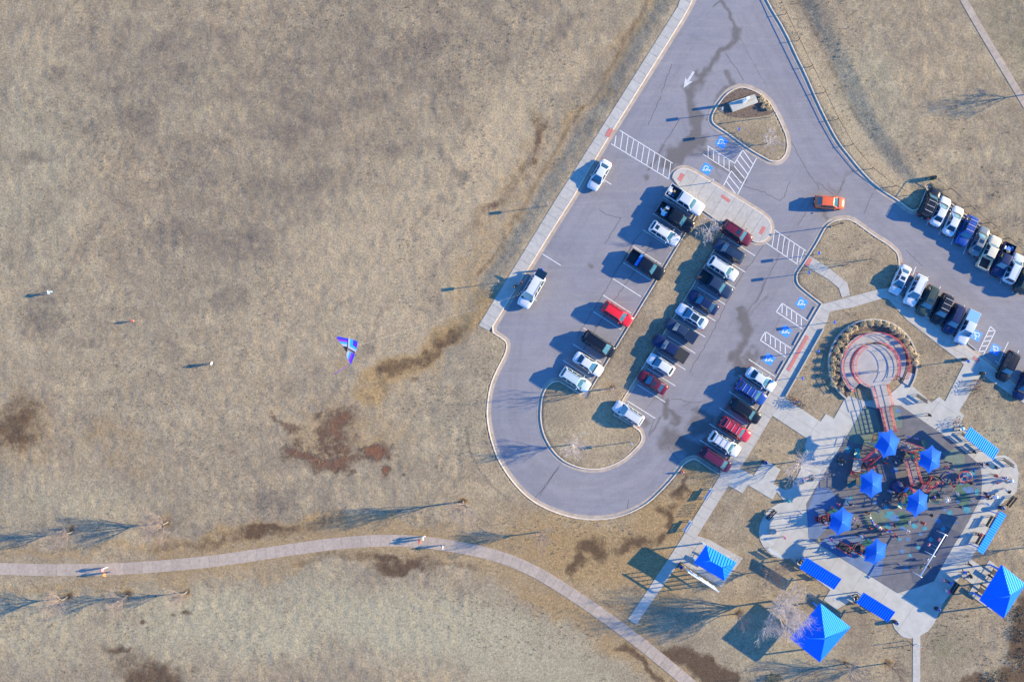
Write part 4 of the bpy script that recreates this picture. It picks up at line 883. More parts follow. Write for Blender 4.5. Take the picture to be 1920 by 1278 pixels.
bare_tree(868,939.4,6.6,'slender bare tree left of the loop road, above the trail bend',6,n_main=8,spread=.38,up=1.2)
bare_tree(1012.5,996.4,4.6,'bare young tree between the loop road and the trail bend',7,n_main=7,spread=.42)
bare_tree(1326,433,3.4,'pale bare tree on the median strip beside the maroon SUV',8,twig=M_PALE,n_main=8,spread=.7,trunk_frac=.3)
bare_tree(1146.5,727.4,5.4,'tall thin bare tree in the median near its lower end',9,n_main=5,spread=.3,twigs=3)
bare_tree(1078,832,4.2,'pale bare tree on the loop island by the round kerb',10,twig=M_PALE,n_main=8,spread=.5)
bare_tree(1447,1126,7.6,'large pale bare tree beside the big blue-roofed pavilion',12,twig=M_PALE,n_main=12,spread=.52,up=1.0,trunk_frac=.34,twigs=6,levels=4)
bare_tree(1436,1069,4.0,'bare tree between the hip-roofed kiosk and the left blue shelter',13,n_main=9,spread=.6,twig=M_TWIG2)
bare_tree(1384,1149,3.4,'small bare tree in front of the big pavilion shadow',14,n_main=6,spread=.5)
bare_tree(1584,1243,5.0,'bare tree below the big pavilion, left of two at the bottom edge',15,n_main=7,spread=.5)
bare_tree(1662,1242,4.6,'bare tree near the lower footpath, right of two at the bottom edge',16,n_main=6,spread=.5,twig=M_TWIG2)
bare_tree(1494,864,5.0,'pale twiggy tree at the left edge of the plaza',17,twig=M_PALE,n_main=9,spread=.7,trunk_frac=.3)
bare_tree(1437,270,2.6,'pale bare sapling in the lower corner of the triangular island',19,twig=M_PALE,n_main=8,spread=.8,trunk_frac=.35)
bare_tree(1625,487,2.8,'thin sapling in the large island, nearer the right-hand lot',20,n_main=3,spread=.3,twigs=2,twig=M_TWIG2)
bare_tree(1583,497,2.6,'thin sapling in the large island, nearer the curved walk',21,n_main=3,spread=.3,twigs=2,twig=M_TWIG2)
bare_tree(1927,178,4.4,'bare tree at the right edge beside the upper footpath',22,n_main=6,spread=.5)
bare_tree(1930,1024,4.2,'bare tree at the right edge beyond the right shelter',23,n_main=5,spread=.35)
# ------------------------------------------------------------------ signs on posts
def sign(px, py, h, label, face=M_WHITE, ang=R(97), pw=.46, ph=.62, name='sign_post', base=False):
    x, y = P(px, py) if base else P(px, py, h); e = empty(name, (x, y, gz(x, y)), ang); tag(e, label, 'sign', 'signs on posts')
    obj('post', MB().box(-.05,.05,-.04,.04,-.05,h), M_STEEL, e)
    obj('plate', MB().box(-pw/2,pw/2,.042,.062,h-ph,h+.02), face, e); return e
SB = M_BLUEM
sign(1028,380,2.65,'white sign on a post in the field strip above the long white SUV')
sign(935.7,527,2.65,'white sign on a post beside the kite flyers left of the long white SUV')
sign(1185.8,832.6,2.6,'sign on a post at the right tip of the loop island')
sign(1537.7,474,2.6,'blue-topped sign post beside the crosswalk, upper of the pair',SB)
sign(1519,510,2.6,'blue-topped sign post beside the curved walk, lower of the pair',SB)
sign(1567,603.8,2.6,'blue accessible-parking sign between the bays and the round planter, topmost',SB)
sign(1536.4,658,2.6,'blue accessible-parking sign left of the round planter, middle of three',SB)
sign(1506.4,709,2.6,'blue accessible-parking sign near the bicycle rack, lowest of three',SB)
sign(1347,213,2.6,'sign on a post at the left point of the triangular island',base=True)
sign(1378,250,2.6,'sign on a post at the lower kerb of the triangular island, by the accessible bay',SB,base=True)
sign(1444,220,2.7,'thin sign post on the right side of the triangular island',pw=.2,ph=.2,base=True)
sign(1331,343,2.2,'sign on a post at the kerb of the central walkway',base=True,ph=.35)
sign(1818,677,2.6,'sign on a post at the head of the walk from the right-hand lot',SB)
def light_pole(px, py, h, label):
    x, y = P(px, py); e = empty('light_pole', (x, y, gz(x, y))); tag(e, label, 'light pole')
    obj('pole', MB().cyl(0,0,0,h,.06,.045,8), M_DARK, e); obj('base', MB().cyl(0,0,0,.25,.14,.12,10), M_CONC, e); obj('lamp_head', MB().box(-.05,.45,-.12,.12,h-.02,h+.1), M_DARK, e)
light_pole(1558,425,3.2,'slim dark light pole at the rounded top of the large island')

# ------------------------------------------------------------------ rail fence along the upper right road
def rail_fence(posts, label, h=.82):
    e = empty('rail_fence', (0,0,0)); tag(e, label, 'fence', 'low rail fences'); pts = [P(*p) for p in posts]
    for x, y in pts: obj('post', MB().cyl(0,0,-.1,h+.04,.05,n=8), M_DARK, e, (x, y, gz(x, y)))
    for a, b in zip(pts[:-1], pts[1:]): obj('rail', MB().tube([V(a,gz(*a)+h-.04),V(b,gz(*b)+h-.04)], .035, 6), M_DARK, e)
rail_fence([(1448,-22),(1471,28),(1495,77),(1519,126),(1543.5,174.7),(1568,225),(1595,272.6),(1632,317),(1674,350),(1706,366),(1735,336)], 'long low dark rail fence following the outer kerb of the upper road')
rail_fence([(1740,333),(1776.4,356),(1814,388),(1851,418),(1885.7,447.4),(1922,476)], 'low dark rail fence in front of the upper right parking row')

# ------------------------------------------------------------------ entrance monument on the triangular island
zm = lambda x, y: (1330+x/12.78, 150+y/12.78)
bed = [zm(720,215),(1361,181.5),(1350.6,196),(1345.5,203),(1352,211),(1366,217.5),(1385,221),(1400,221.5),(1425,219),(1444,215.5),(1450.5,210),(1441.5,195),(1427,181.5),(1414,173.5),(1400,168.3)]
o = obj('mulch_bed', MB().prism(PL(bed), .02, .135), M_MULCH); tag(o, kind='structure')
e = empty('entrance_monument', (*P(1392.5,195),.13)); tag(e, 'pale stone entrance monument with a narrow upright pillar on the triangular island', 'monument')
q = [Vector(P(*zm(*p)))-Vector(P(1392.5,195)) for p in ((440,570),(1070,365),(1155,560),(535,790))]
obj('plinth', MB().prism([(p.x*.97,p.y*.97) for p in q], -.05, .42), M_PLAZA, e)
pc = Vector(P(1391,194.6))-Vector(P(1392.5,195))
obj('pillar', MB().box(-.24,.24,-.16,.16,.42,2.45), M_WHITE, e, (pc.x+.15, pc.y+.1, 0), R(18)); obj('side_panel', MB().box(-.7,.7,-.1,.1,.42,1.15), M_PLAZA, e, (pc.x+.9, pc.y+.35, 0), R(18))
def clump_mesh(seed, r=.38, h=.55, n=130):
    rs = random.Random(seed); mb = MB()
    for i in range(n):
        a = rs.uniform(0,6.283); t = rs.uniform(.25,1); bx_, by_ = rs.gauss(0,.07), rs.gauss(0,.07); wd = .014
        p0 = Vector((bx_,by_,0)); p1 = p0+Vector((math.cos(a)*r*t*.5, math.sin(a)*r*t*.5, h*rs.uniform(.7,1))); p2 = p0+Vector((math.cos(a)*r*t*1.15, math.sin(a)*r*t*1.15, h*rs.uniform(.35,.8)))
        s = Vector((-math.sin(a), math.cos(a), 0))*wd
        mb.add([p0-s,p0+s,p1+s,p1-s,p2], [(0,1,2,3),(3,2,4)])
    return mb.mesh('ornamental_grass', [M_TANG])
CL = [clump_mesh(k) for k in range(4)]
def clump(px, py, label, group, k=0, s=1.0, z=.12):
    x, y = P(px, py, .3); o = obj('ornamental_grass', CL[k%4], None, None, (x, y, z), k*1.3); o.scale = (s,s,s); tag(o, label, 'grass clump', group, 'thing')
for k, (a, b) in enumerate([(1240,400),(1290,480),(1320,560),(1400,590),(1390,690),(1280,640),(1210,480),(1440,700)]):
    clump(*zm(a, b), 'golden ornamental grass clump beside the entrance monument', 'grass clumps by the monument', k, .95)

# ------------------------------------------------------------------ round planter with the ramp
zc = lambda x, y: (1500+x/6.086, 570+y/6.086)
CX, CY = P(1635, 681)
def arc(r, a0, a1, n=40, cx=CX, cy=CY): return [(cx+r*math.cos(R(a0+(a1-a0)*i/n)), cy+r*math.sin(R(a0+(a1-a0)*i/n))) for i in range(n+1)]
RP = 6.55
ring = arc(RP, -32, 233, 60); inn = arc(RP-.22, -32, 233, 60)
e = empty('round_planter', (0,0,0)); tag(e, 'horseshoe-shaped planter wall with mulch around the red-railed ramp', 'planter')
obj('wall', MB().prism(ring+inn[::-1], .05, .42), M_CONC, e); obj('soil_bed', MB().prism(inn+arc(4.9,-32,233,60)[::-1], .05, .24), M_MULCH, e)
obj('end_panel', MB().prism([arc(RP-.25,-32,-31,1)[0],arc(RP-.25,-32,-14,6)[-1],arc(5.2,-32,-14,6)[-1],arc(5.2,-32,-31,1)[0]], .05, .27), M_CONC, e)
RINGC = [(970,235),(1040,268),(1095,305),(1150,355),(1200,425),(1235,510),(1255,570),(1300,600),(1300,670),(880,215),(790,210),(705,235),(610,270),(555,305),(500,370),(440,450),(400,525),(360,630),(355,720),(350,800),(365,905),(500,500),(445,590),(420,665),(415,740),(415,820),(460,980),(520,420),(1250,520),(480,900)]
def sector(p):
    a = math.degrees(math.atan2(700-p[1], p[0]-815)); r = math.hypot(p[0]-815, 700-p[1])
    s_ = 'lower left' if a < -90 else 'right side' if a < 25 else 'upper right' if a < 65 else 'top' if a < 115 else 'upper left' if a < 155 else 'left side'
    return ('outer' if r > 410 else 'inner')+' row, '+s_
for k, p in enumerate(RINGC): clump(*zc(*p), 'golden ornamental grass clump in the round planter, '+sector(p), 'grass clumps in the round planter', k, 1.5 if k < 21 else 1.15, .24)
RX, RY = P(1637,686)
ramp = empty('access_ramp', (RX, RY, .14)); tag(ramp, 'circular concrete access ramp with red railings and a bridge into the playground', 'ramp')
def ringdeck(r0, r1, a0, a1, z0, z1, n=48, th=.16):
    mb = MB(); vs = []
    for i in range(n+1):
        a = R(a0+(a1-a0)*i/n); z = z0+(z1-z0)*i/n
        for r, zz in ((r0,z),(r1,z),(r1,min(0,z-th)),(r0,min(0,z-th))): vs.append((r*math.cos(a), r*math.sin(a), zz))
    fs = []
    for i in range(n):
        b, c_ = i*4, i*4+4
        fs += [(b,c_,c_+1,b+1),(b+1,c_+1,c_+2,b+2),(b+3,b,c_,c_+3)] if a1 < a0 else [(b,b+1,c_+1,c_),(b+1,b+2,c_+2,c_+1),(b+3,c_+3,c_,b)]
    return mb.add(vs, fs)
RDK = mat('ramp_concrete', (.29,.275,.275), .85, noise=(1.2,.12))
obj('ramp_deck', ringdeck(3.45, 5.0, -22, 228, .04, .38), RDK, ramp)
obj('landing_deck', MB().prism([(3.25*math.cos(R(a)),3.25*math.sin(R(a))) for a in range(0,360,8)], 0, .46), RDK, ramp)
def loc(px, py, h=0): p = P(px, py, h); return Vector((p[0]-RX, p[1]-RY))
bl = [loc(1629,724),loc(1657,720),loc(1667,760),loc(1641,765)]; b2 = [loc(1645,764),loc(1662,761),loc(1672,806),loc(1656,809)]
obj('bridge_deck', MB().prism([tuple(p) for p in bl], 0, .475), RDK, ramp); obj('bridge_ramp', MB().prism([tuple(p) for p in b2], .42, .52), mat('bridge_grey',(.16,.15,.17),.7), ramp)
def railing(pts, parent, mat_=M_REDP, hs=(.45,.72,.98), post=1.5, pr=.032, rr=.032):
    for h in hs: obj('rail', MB().tube([(p[0],p[1],p[2]+h) for p in pts], rr, 5), mat_, parent)
    acc = 0; last = None; cnt = 0
    for p in pts:
        if last is None or math.dist(p[:2], last[:2]) >= post*.999:
            obj('post', MB().cyl(0,0,0,hs[-1],pr,n=6), mat_, parent, (p[0],p[1],p[2])); last = p
A = lambda r, a0, a1, z0, z1, n=40: [(r*math.cos(R(a0+(a1-a0)*i/n)), r*math.sin(R(a0+(a1-a0)*i/n)), z0+(z1-z0)*i/n) for i in range(n+1)]
railing(A(4.92,-22,228,.04,.38), ramp, hs=(.35,.65,.95)); railing(A(3.5,-25,95,.05,.22,24), ramp, hs=(.35,.65,.95)); railing(A(3.5,118,225,.24,.38,24), ramp, hs=(.35,.65,.95))
railing(A(3.12,-40,62,.46,.46,20), ramp, hs=(.5,.95)); railing(A(3.12,115,248,.46,.46,26), ramp, hs=(.5,.95))
for a, b in ((0,3),(1,2)):
    railing([(*bl[a].lerp(bl[b], t/4),.47) for t in range(5)], ramp, hs=(.3,.6,.95)); railing([(*b2[a].lerp(b2[b], t/5),.52) for t in range(6)], ramp, hs=(.2,.42,.64,.9), post=.7)

# ------------------------------------------------------------------ playground surface
RUB = [(1620.8,760),(1640,764),(1667,758),(1688.4,760),(1784,825.7),(1836.7,870.8),(1840.5,895),(1838.6,932.8),(1803,998),(1789.7,1018),(1750,1088.7),(1722.6,1099),(1682,1111),(1637,1083),(1587.8,1052.8),(1515.5,1007.7),(1511,944),(1529.6,912),(1540,895),(1585,820)]
pg = obj('playground_surface', MB().prism(PL(RUB), .05, .152), M_RUBBER); tag(pg, kind='structure')
def patch(pts_px, m, z=.157): obj('rubber_patch', MB().prism(PL(pts_px), .14, z), m, pg)
def blobpatch(px, py, r, m, seed, z=.160, ir=.35, sq=1.0):
    rs = random.Random(seed); pts = [(px+r*(1+rs.uniform(-ir,ir))*math.cos(R(a)), py+r*sq*(1+rs.uniform(-ir,ir))*math.sin(R(a))) for a in range(0,360,24 if ir > .05 else 12)]; patch(pts, m, z)
patch([(1519,940),(1532,912),(1545,913),(1558,918),(1566,930),(1569,945),(1566,965),(1556,982),(1540,1000),(1527,1012),(1516,1006),(1512,960)], M_RUBL)
patch([(1556,1000),(1580,1003),(1612,1002),(1626,1012),(1636,1030),(1655,1050),(1652,1075),(1640,1083),(1590,1053),(1548,1027),(1535,1018)], M_RUBL)
patch([(1709,1000),(1748,990),(1772,986),(1801,998),(1789,1017),(1750,1087),(1722,1098),(1712,1092),(1703,1060)], M_RUBD)
patch([(1585,822),(1598,800),(1620,763),(1640,768),(1650,800),(1655,840),(1600,830)], mat('rubber_greygreen',(.11,.15,.13),.9,noise=(1.,.15)))
patch([(1668,760),(1680,762),(1690,780),(1690,800),(1672,803)], mat('rubber_greygreen',(.11,.15,.13),.9))
blobpatch(1690,975,16,M_RUBG,1,.162,.04); blobpatch(1642,975,22,mat('rubber_sage',(.10,.135,.11),.9,noise=(1.,.2)),2,.161,.15); blobpatch(1805,925,15,M_RUBG,3,.161,.2,1.8); blobpatch(1790,862,20,mat('rubber_greygreen',(.11,.15,.13),.9),4,.161,.2)
for k, (x, y, r) in enumerate([(1822,890,7),(1815,917,8),(1830,921,6),(1803,905,5),(1812,955,7),(1825,880,4),(1668,965,9),(1676,970,8),(1665,985,6),(1690,990,5),(1713,985,5),(1725,1000,4),(1732,990,4),(1700,1010,4),(1745,1010,4),(1758,975,5),(1768,990,4),(1683,770,4),(1680,786,3),(1677,880,6),(1590,842,6),(1587,940,8),(1595,932,4),(1640,940,4),(1720,1025,4),(1690,1032,4),(1705,1040,3),(1698,1065,3),(1660,950,5),(1795,940,4),(1780,960,5),(1770,955,3),(1685,1010,4)]):
    blobpatch(x, y, r, (M_RUBT, M_RUBB)[k%2], k+10, .164+.0004*(k%5), .45)

# ------------------------------------------------------------------ play towers under hexagonal canopies
def hexcanopy(px_corners, apex, h, label, deck=True):
    C6 = [Vector(P(*p, h)) for p in px_corners]; ap = Vector(P(*apex, h+.75)); e = empty('play_tower', (ap.x, ap.y, .155)); tag(e, label, 'play tower', 'play towers with blue canopies')
    for i in range(6):
        a = C6[i]-ap; b = C6[(i+1)%6]-ap; n = 7; vs = []; fs = []
        for j in range(n+1):
            t = j/n
            for k in range(n+1):
                s = k/n; w_ = a.lerp(b, s)*(1-.11*4*s*(1-s)*t); p = w_*t; z = h-.15+.75*(1-t)**1.25+.12*4*s*(1-s)*t*t
                vs.append((p.x,p.y,z))
        m = n+1; fs = [(j*m+k, (j+1)*m+k, (j+1)*m+k+1, j*m+k+1) for j in range(n) for k in range(n)]
        A_, B_, D_ = Vector(vs[-m]), Vector(vs[-1]), Vector(vs[0])
        if (A_-D_).cross(B_-D_).z < 0: fs = [f[::-1] for f in fs]
        obj('canopy_panel', MB().add(vs, fs, 0, True), M_CLOTH, e)
        q = a*.62; obj('post', MB().cyl(0,0,0,h-.05,.05,n=7), M_REDP if i % 2 else M_BLUEM, e, (q.x,q.y,0))
        r = b*.62
        if deck and i % 2 == 0: obj('guard_panel', MB().tube([(q.x,q.y,1.75),(r.x,r.y,1.75)], .03, 5).tube([(q.x,q.y,1.35),(r.x,r.y,1.35)], .03, 5), M_RED, e)
    if deck: obj('deck', MB().prism([(c_.x*.64,c_.y*.64) for c_ in [C6[i]-ap for i in range(6)]], 1.0, 1.1), M_GREENP, e)
    obj('ridge_cap', MB().lathe(0,0,[(.0,h+.66),(.12,h+.62),(.14,h+.55)],10), M_BLUEM, e)
HC = 3.7
hexcanopy([(1671.3,803.5),(1687.7,823.2),(1679.2,852.8),(1655.8,859.3),(1639.3,837.3),(1647.3,810)],(1668,832.6),HC,'blue hexagonal canopy tower at the foot of the red-railed bridge')
hexcanopy([(1747.5,833.2),(1765.4,846.4),(1761.6,875.5),(1741,887.7),(1721.2,870.8),(1723,847.3)],(1747.5,862.3),HC,'blue hexagonal canopy tower nearest the upper right shelter')
hexcanopy([(1634.8,878.3),(1655,889.6),(1653.6,920.6),(1634,934.6),(1611.4,921.5),(1612.3,889.6)],(1636.7,907.4),HC,'blue hexagonal canopy tower below the bridge tower, beside the green slide')
hexcanopy([(1724,915),(1740,927),(1738.5,954.4),(1715.6,970.3),(1697.7,955.3),(1701.5,929)],(1723,942),HC,'blue hexagonal canopy tower at the lower end of the grey play ramp')
hexcanopy([(1580.3,948.5),(1600,962.6),(1595.3,992.7),(1570,1004),(1553,989),(1556.8,962.6)],(1579.3,978.6),HC,'blue hexagonal canopy tower farthest left, by the plaza')
hexcanopy([(1644,1006.8),(1663,1019),(1660,1044.3),(1639.4,1059.3),(1619.7,1050.9),(1621.6,1025.5)],(1644,1035.9),HC,'blue hexagonal canopy tower lowest on the playground, left of the swings')

# bridges, slides and climbers
def play_bridge(a, b, wd, z0, z1, label, m=mat('bridge_grey',(.16,.15,.17),.7), hs=(.3,.55,.85)):
    A_, B_ = Vector(P(*a, z0)), Vector(P(*b, z1)); L = (B_-A_).length; e = empty('play_bridge', (A_.x, A_.y, .155), math.atan2(B_.y-A_.y, B_.x-A_.x)); tag(e, label, 'play bridge', 'play bridges')
    n = max(3, int(L/.35))
    for k in range(n):
        x0, x1 = L*k/n+.015, L*(k+1)/n-.015; za, zb2 = z0+(z1-z0)*k/n, z0+(z1-z0)*(k+1)/n
        obj('deck_plank', MB().add([(x0,-wd/2,za),(x1,-wd/2,zb2),(x1,wd/2,zb2),(x0,wd/2,za),(x0,-wd/2,za-.05),(x1,-wd/2,zb2-.05),(x1,wd/2,zb2-.05),(x0,wd/2,za-.05)], [(0,1,2,3),(7,6,5,4),(0,4,5,1),(1,5,6,2),(2,6,7,3),(3,7,4,0)]), m, e)
    for s in (-1,1): railing([(L*t/4, s*wd/2, z0+(z1-z0)*t/4) for t in range(5)], e, hs=hs, post=L/4)
play_bridge((1702,858),(1715,906),1.35,1.0,1.0,'grey-decked play ramp with red railings between the two right towers')
play_bridge((1686,832),(1722,845),1.2,1.05,1.05,'red-railed play bridge linking the bridge tower with the upper right tower')
play_bridge((1644,845),(1619,867),1.1,1.05,1.05,'red-railed play bridge running down-left from the bridge tower')
play_bridge((1738,905),(1728,918),.9,1.0,1.0,'short red-railed play bridge beside the green net climber')
def slide(pts, m, label, wd=.5):
    e = empty('slide', (*P(*pts[0][:2], pts[0][2]), .155)); tag(e, label, 'slide', 'playground slides'); o_ = Vector(P(*pts[0][:2], pts[0][2])); Q = [Vector((*(Vector(P(a,b,z))-o_), z)) for a, b, z in pts]
    Q2 = []
    for i in range(len(Q)-1):
        for t in range(4): Q2.append(Q[i].lerp(Q[i+1], t/4))
    Q2.append(Q[-1]); pl = [(q.x,q.y) for q in Q2]; prof = [(-wd/2,.2),(-wd/2+.03,.2),(-wd*.35,.02),(0,0),(wd*.35,.02),(wd/2-.03,.2),(wd/2,.2)]
    rows = [offset(pl, d) for d, _ in prof]; n = len(pl); m_ = len(prof)
    vs = [(rows[k][i][0], rows[k][i][1], Q2[i].z+prof[k][1]) for i in range(n) for k in range(m_)]
    obj('chute', MB().add(vs, [(i*m_+k,i*m_+k+1,(i+1)*m_+k+1,(i+1)*m_+k) for i in range(n-1) for k in range(m_-1)], 0, True), m, e)
    obj('leg', MB().cyl(0,0,0,Q2[n//2].z,.035,n=6), M_STEEL, e, (Q2[n//2].x,Q2[n//2].y,0))
slide([(1610,862,1.1),(1608,856,.95),(1604,851,.7),(1607,846,.45),(1605,840,.22)], M_TEAL, 'curving teal slide left of the bridge tower', .6)
slide([(1617,893,1.1),(1608,899,.8),(1598,905,.45),(1588,911,.2)], mat('slide_green',(.02,.13,.13),.35), 'long dark green slide left of the middle tower', .75)
slide([(1702,944,1.1),(1694,938,.9),(1687,939,.65),(1684,946,.4),(1690,950,.2)], M_TEAL, 'small teal spiral slide left of the lower right tower', .55)
slide([(1735,838,1.1),(1731,830,.7),(1728,824,.3)], M_GREENP, 'green slide at the top of the upper right tower', .55)
def thing(name, px, py, label, cat, h=0, z=.155, group=None, rz=0):
    x, y = P(px, py, h); e = empty(name, (x, y, z), rz); tag(e, label, cat, group); return e
e = thing('net_climber',1733,900,'dark green dome net climber right of the grey play ramp','climber',.6)
for k in range(6): a = math.pi*k/6; obj('hoop', MB().tube([(1.0*math.cos(t)*math.cos(a),1.0*math.cos(t)*math.sin(a),1.25*math.sin(t)) for t in [math.pi*i/12 for i in range(13)]], .04, 5), M_GREENP, e)
for z_, r_ in ((.45,.93),(.9,.70)): obj('ring', MB().tube([(r_*math.cos(R(a)),r_*math.sin(R(a)),z_) for a in range(0,360,24)], .035, 5, closed=True), M_TEAL, e)
e = thing('spinner_ride',1808.5,893,'red ring spinner with children near the right edge of the playground','spinner',.7)
obj('ring', MB().tube([(.95*math.cos(R(a)),.8*math.sin(R(a)),.8) for a in range(0,360,15)], .06, 6, closed=True), M_RED, e); obj('lower_ring', MB().tube([(.55*math.cos(R(a))-.1,.5*math.sin(R(a))-.55,.55) for a in range(0,360,20)], .05, 6, closed=True), M_RED, e)
obj('mast', MB().cyl(0,0,0,1.5,.06), M_RED, e); obj('seat_disc', MB().cyl(0,0,.4,.47,.6,n=16), M_RUBT, e)
e = thing('balance_beam',1783,920,'thin red bent balance rail below the spinner','play rail',.5)
for a, b in (((0,0),(.9,1.5)),((.9,1.5),(.5,2.1))): obj('rail', MB().tube([(*a,.5),(*b,.6)], .035, 5), M_RED, e); obj('post', MB().cyl(*a,0,.5,.03,n=6), M_RED, e)
e = thing('rock_climber',1683,912,'dark blue rock climber beside the middle tower','climber',.6)
bm = MB().lathe(0,0,[(.95,0),(.9,.5),(.7,.95),(.3,1.2),(0,1.25)],9); rs = random.Random(4); bm.v = [(x*(1+rs.uniform(-.15,.15)), y*(1+rs.uniform(-.15,.15)), z*(1+rs.uniform(-.1,.1))) for x, y, z in bm.v]; obj('shell', bm, mat('climber_blue',(.012,.03,.12),.6), e)
for k in range(6): obj('hold', MB().sphere((.7*math.cos(k),.7*math.sin(k),.7),.1,6,4), M_RED, e)
e = thing('panel_climber',1697,920,'red panel climber left of the lower right tower','climber',.8)
obj('panel', MB().box(-.6,.6,-.35,.35,.85,.95), M_RED, e, rz=R(50)); obj('ladder', MB().tube([(-.5,-.5,.0),(-.2,-1.4,.9)], .04, 5).tube([(.1,-.5,0),(.4,-1.4,.9)], .04, 5), M_RED, e); obj('post', MB().cyl(.5,.3,0,1.8,.05), M_REDP, e)
for k in range(5): obj('rung', MB().tube([(-.5+.06*k,-.5-.18*k,.18*k),(.1+.06*k,-.5-.18*k,.18*k)], .025, 5), M_WHITE, e)
e = thing('play_deck',1606,871,'small play deck with steering wheel and grey floor, left of the bridge tower','play deck',1.0)
obj('deck', MB().box(-.6,.6,-.95,.95,1.0,1.08), mat('deck_grey',(.28,.28,.26),.7), e, rz=R(-10)); obj('wheel', MB().tube([(.9+.28*math.cos(R(a)),.2*math.sin(R(a)),1.5+.28*math.sin(R(a))) for a in range(0,360,24)], .03, 5, closed=True), M_DARK, e)
for sx in (-.6,.6):
    for sy in (-.95,.95): obj('post', MB().cyl(sx,sy,0,1.9,.05,n=7), M_REDP, e)
obj('guard_rail', MB().tube([(-.6,-.95,1.7),(.6,-.95,1.7)], .03, 5).tube([(-.6,.95,1.7),(.6,.95,1.7)], .03, 5), M_RED, e)
e = thing('ring_climber',1607,885,'red looped climber at the foot of the small play deck','climber',.6)
for k in range(3): obj('loop', MB().tube([(.5*math.cos(R(a))-.3*k,.55*math.sin(R(a))-.1*k,.55+.15*k) for a in range(0,360,24)], .045, 5, closed=True), M_RED, e)
e = thing('bead_climber',1645,975,'chain of coloured stepping beads crossing the middle of the playground','climber',.4)
cols = [M_TEAL,M_WHITE,M_BLUEM,mat('bead_violet',(.16,.05,.4),.4),M_WHITE,mat('bead_pink',(.7,.2,.25),.4),mat('bead_cream',(.75,.65,.5),.4),mat('bead_pink',(.7,.2,.25),.4),M_TEAL,M_RED,M_WHITE]
ch = [(1629,965),(1631,970),(1634,975),(1636,979),(1639,983),(1643,985),(1647,987),(1650,990),(1655,993),(1659,995),(1663,996)]; o_ = Vector(P(1645,975,.4))
for k, p in enumerate(ch): q = Vector(P(*p, .4))-o_; obj('bead', MB().sphere((q.x,q.y,.35),.17 if k not in (5,6,7) else .26,8,6), cols[k], e); obj('stem', MB().cyl(q.x,q.y,0,.25,.04,n=6), M_STEEL, e)
e = thing('saucer_swing',1752,932,'dark round net swing right of the lower right tower','swing',.6)
obj('saucer', MB().cyl(0,0,.45,.5,.85,n=18), M_DARK, e); obj('rim', MB().tube([(.86*math.cos(R(a)),.86*math.sin(R(a)),.5) for a in range(0,360,20)], .05, 5, closed=True), M_TEAL, e)
obj('frame', MB().tube([(-1.1,0,0),(-.6,0,2.0),(.6,0,2.0),(1.1,0,0)], .05, 6), M_DARK, e)
for s in (-.6,.6): obj('rope', MB().tube([(s,0,.5),(s*.9,0,2.0)], .02, 4), M_DARK, e)
e = thing('spider_toy',1773.8,936,'small white spider-shaped spring toy right of the net swing','spring toy',.3)
obj('body', MB().sphere((0,0,.5),.2), M_WHITE, e)
for k in range(8): a = R(45*k+10); obj('leg', MB().tube([(.15*math.cos(a),.15*math.sin(a),.5),(.4*math.cos(a),.4*math.sin(a),.6),(.6*math.cos(a),.6*math.sin(a),.25)], .03, 5), M_WHITE, e)
e = thing('toddler_climber',1583,1026,'dark red and black toddler climber left of the lowest tower','climber',.7,rz=R(-30))
obj('deck', MB().box(-1.1,1.1,-.5,.5,.7,.78), M_DARK, e); obj('net', MB().tube([(-1.1,.5,.8),(0,.55,1.3),(1.1,.5,.8)], .04, 5).tube([(-1.1,-.5,.8),(0,-.55,1.3),(1.1,-.5,.8)], .04, 5), M_REDP, e)
for k in range(7): obj('bar', MB().tube([(-.9+.3*k,-.5,1.2-.12*abs(k-3)),(-.9+.3*k,.5,1.2-.12*abs(k-3))], .03, 5), M_DARK, e)
for sx in (-1.1,1.1):
    for sy in (-.5,.5): obj('post', MB().cyl(sx,sy,0,1.3,.05,n=7), M_REDP, e)
slide([(1605,1030,.75),(1612,1036,.5),(1619,1042,.2)], M_TEAL, 'short teal toddler slide left of the lowest tower', .5)
def small_deck(px, py, rz, label, m=M_GREENP, h=1.0):
    e = thing('play_deck', px, py, label, 'play deck', h, group='small play decks', rz=R(rz))
    obj('deck', MB().box(-.6,.6,-.6,.6,h-.08,h), mat('deck_brown',(.07,.05,.05),.7), e)
    for sx in (-.6,.6):
        for sy in (-.6,.6): obj('post', MB().cyl(sx,sy,0,h+1.0,.055,n=7), M_RED, e)
    for sy in (-.6,.6):
        for z_ in (.35,.7): obj('guard_rail', MB().tube([(-.6,sy,h+z_),(.6,sy,h+z_)], .04, 5), M_RED, e)
    obj('activity_panel', MB().box(.58,.64,-.45,.45,h+.1,h+.8), m, e)
    for k in range(5): obj('step', MB().box(-.72-.2*k,-.54-.2*k,-.4,.4,h-.2-.18*k,h-.14-.18*k), M_RED if k%2 else M_DARK, e)
small_deck(1628,868,20,'red-posted play deck at the lower left foot of the bridge tower'); small_deck(1714,851,200,'red-posted play deck just left of the upper right tower',M_TEAL); small_deck(1701,921,140,'red-posted play deck at the upper left of the lower right tower',M_BLUEM); small_deck(1548,972,10,'red-posted play deck at the left side of the farthest left tower',M_TEAL,.8); small_deck(1745,902,60,'red-posted play deck below the upper right tower',M_GREENP); small_deck(1612,1030,330,'red-posted play deck at the left side of the lowest tower',M_BLUEM,.7)
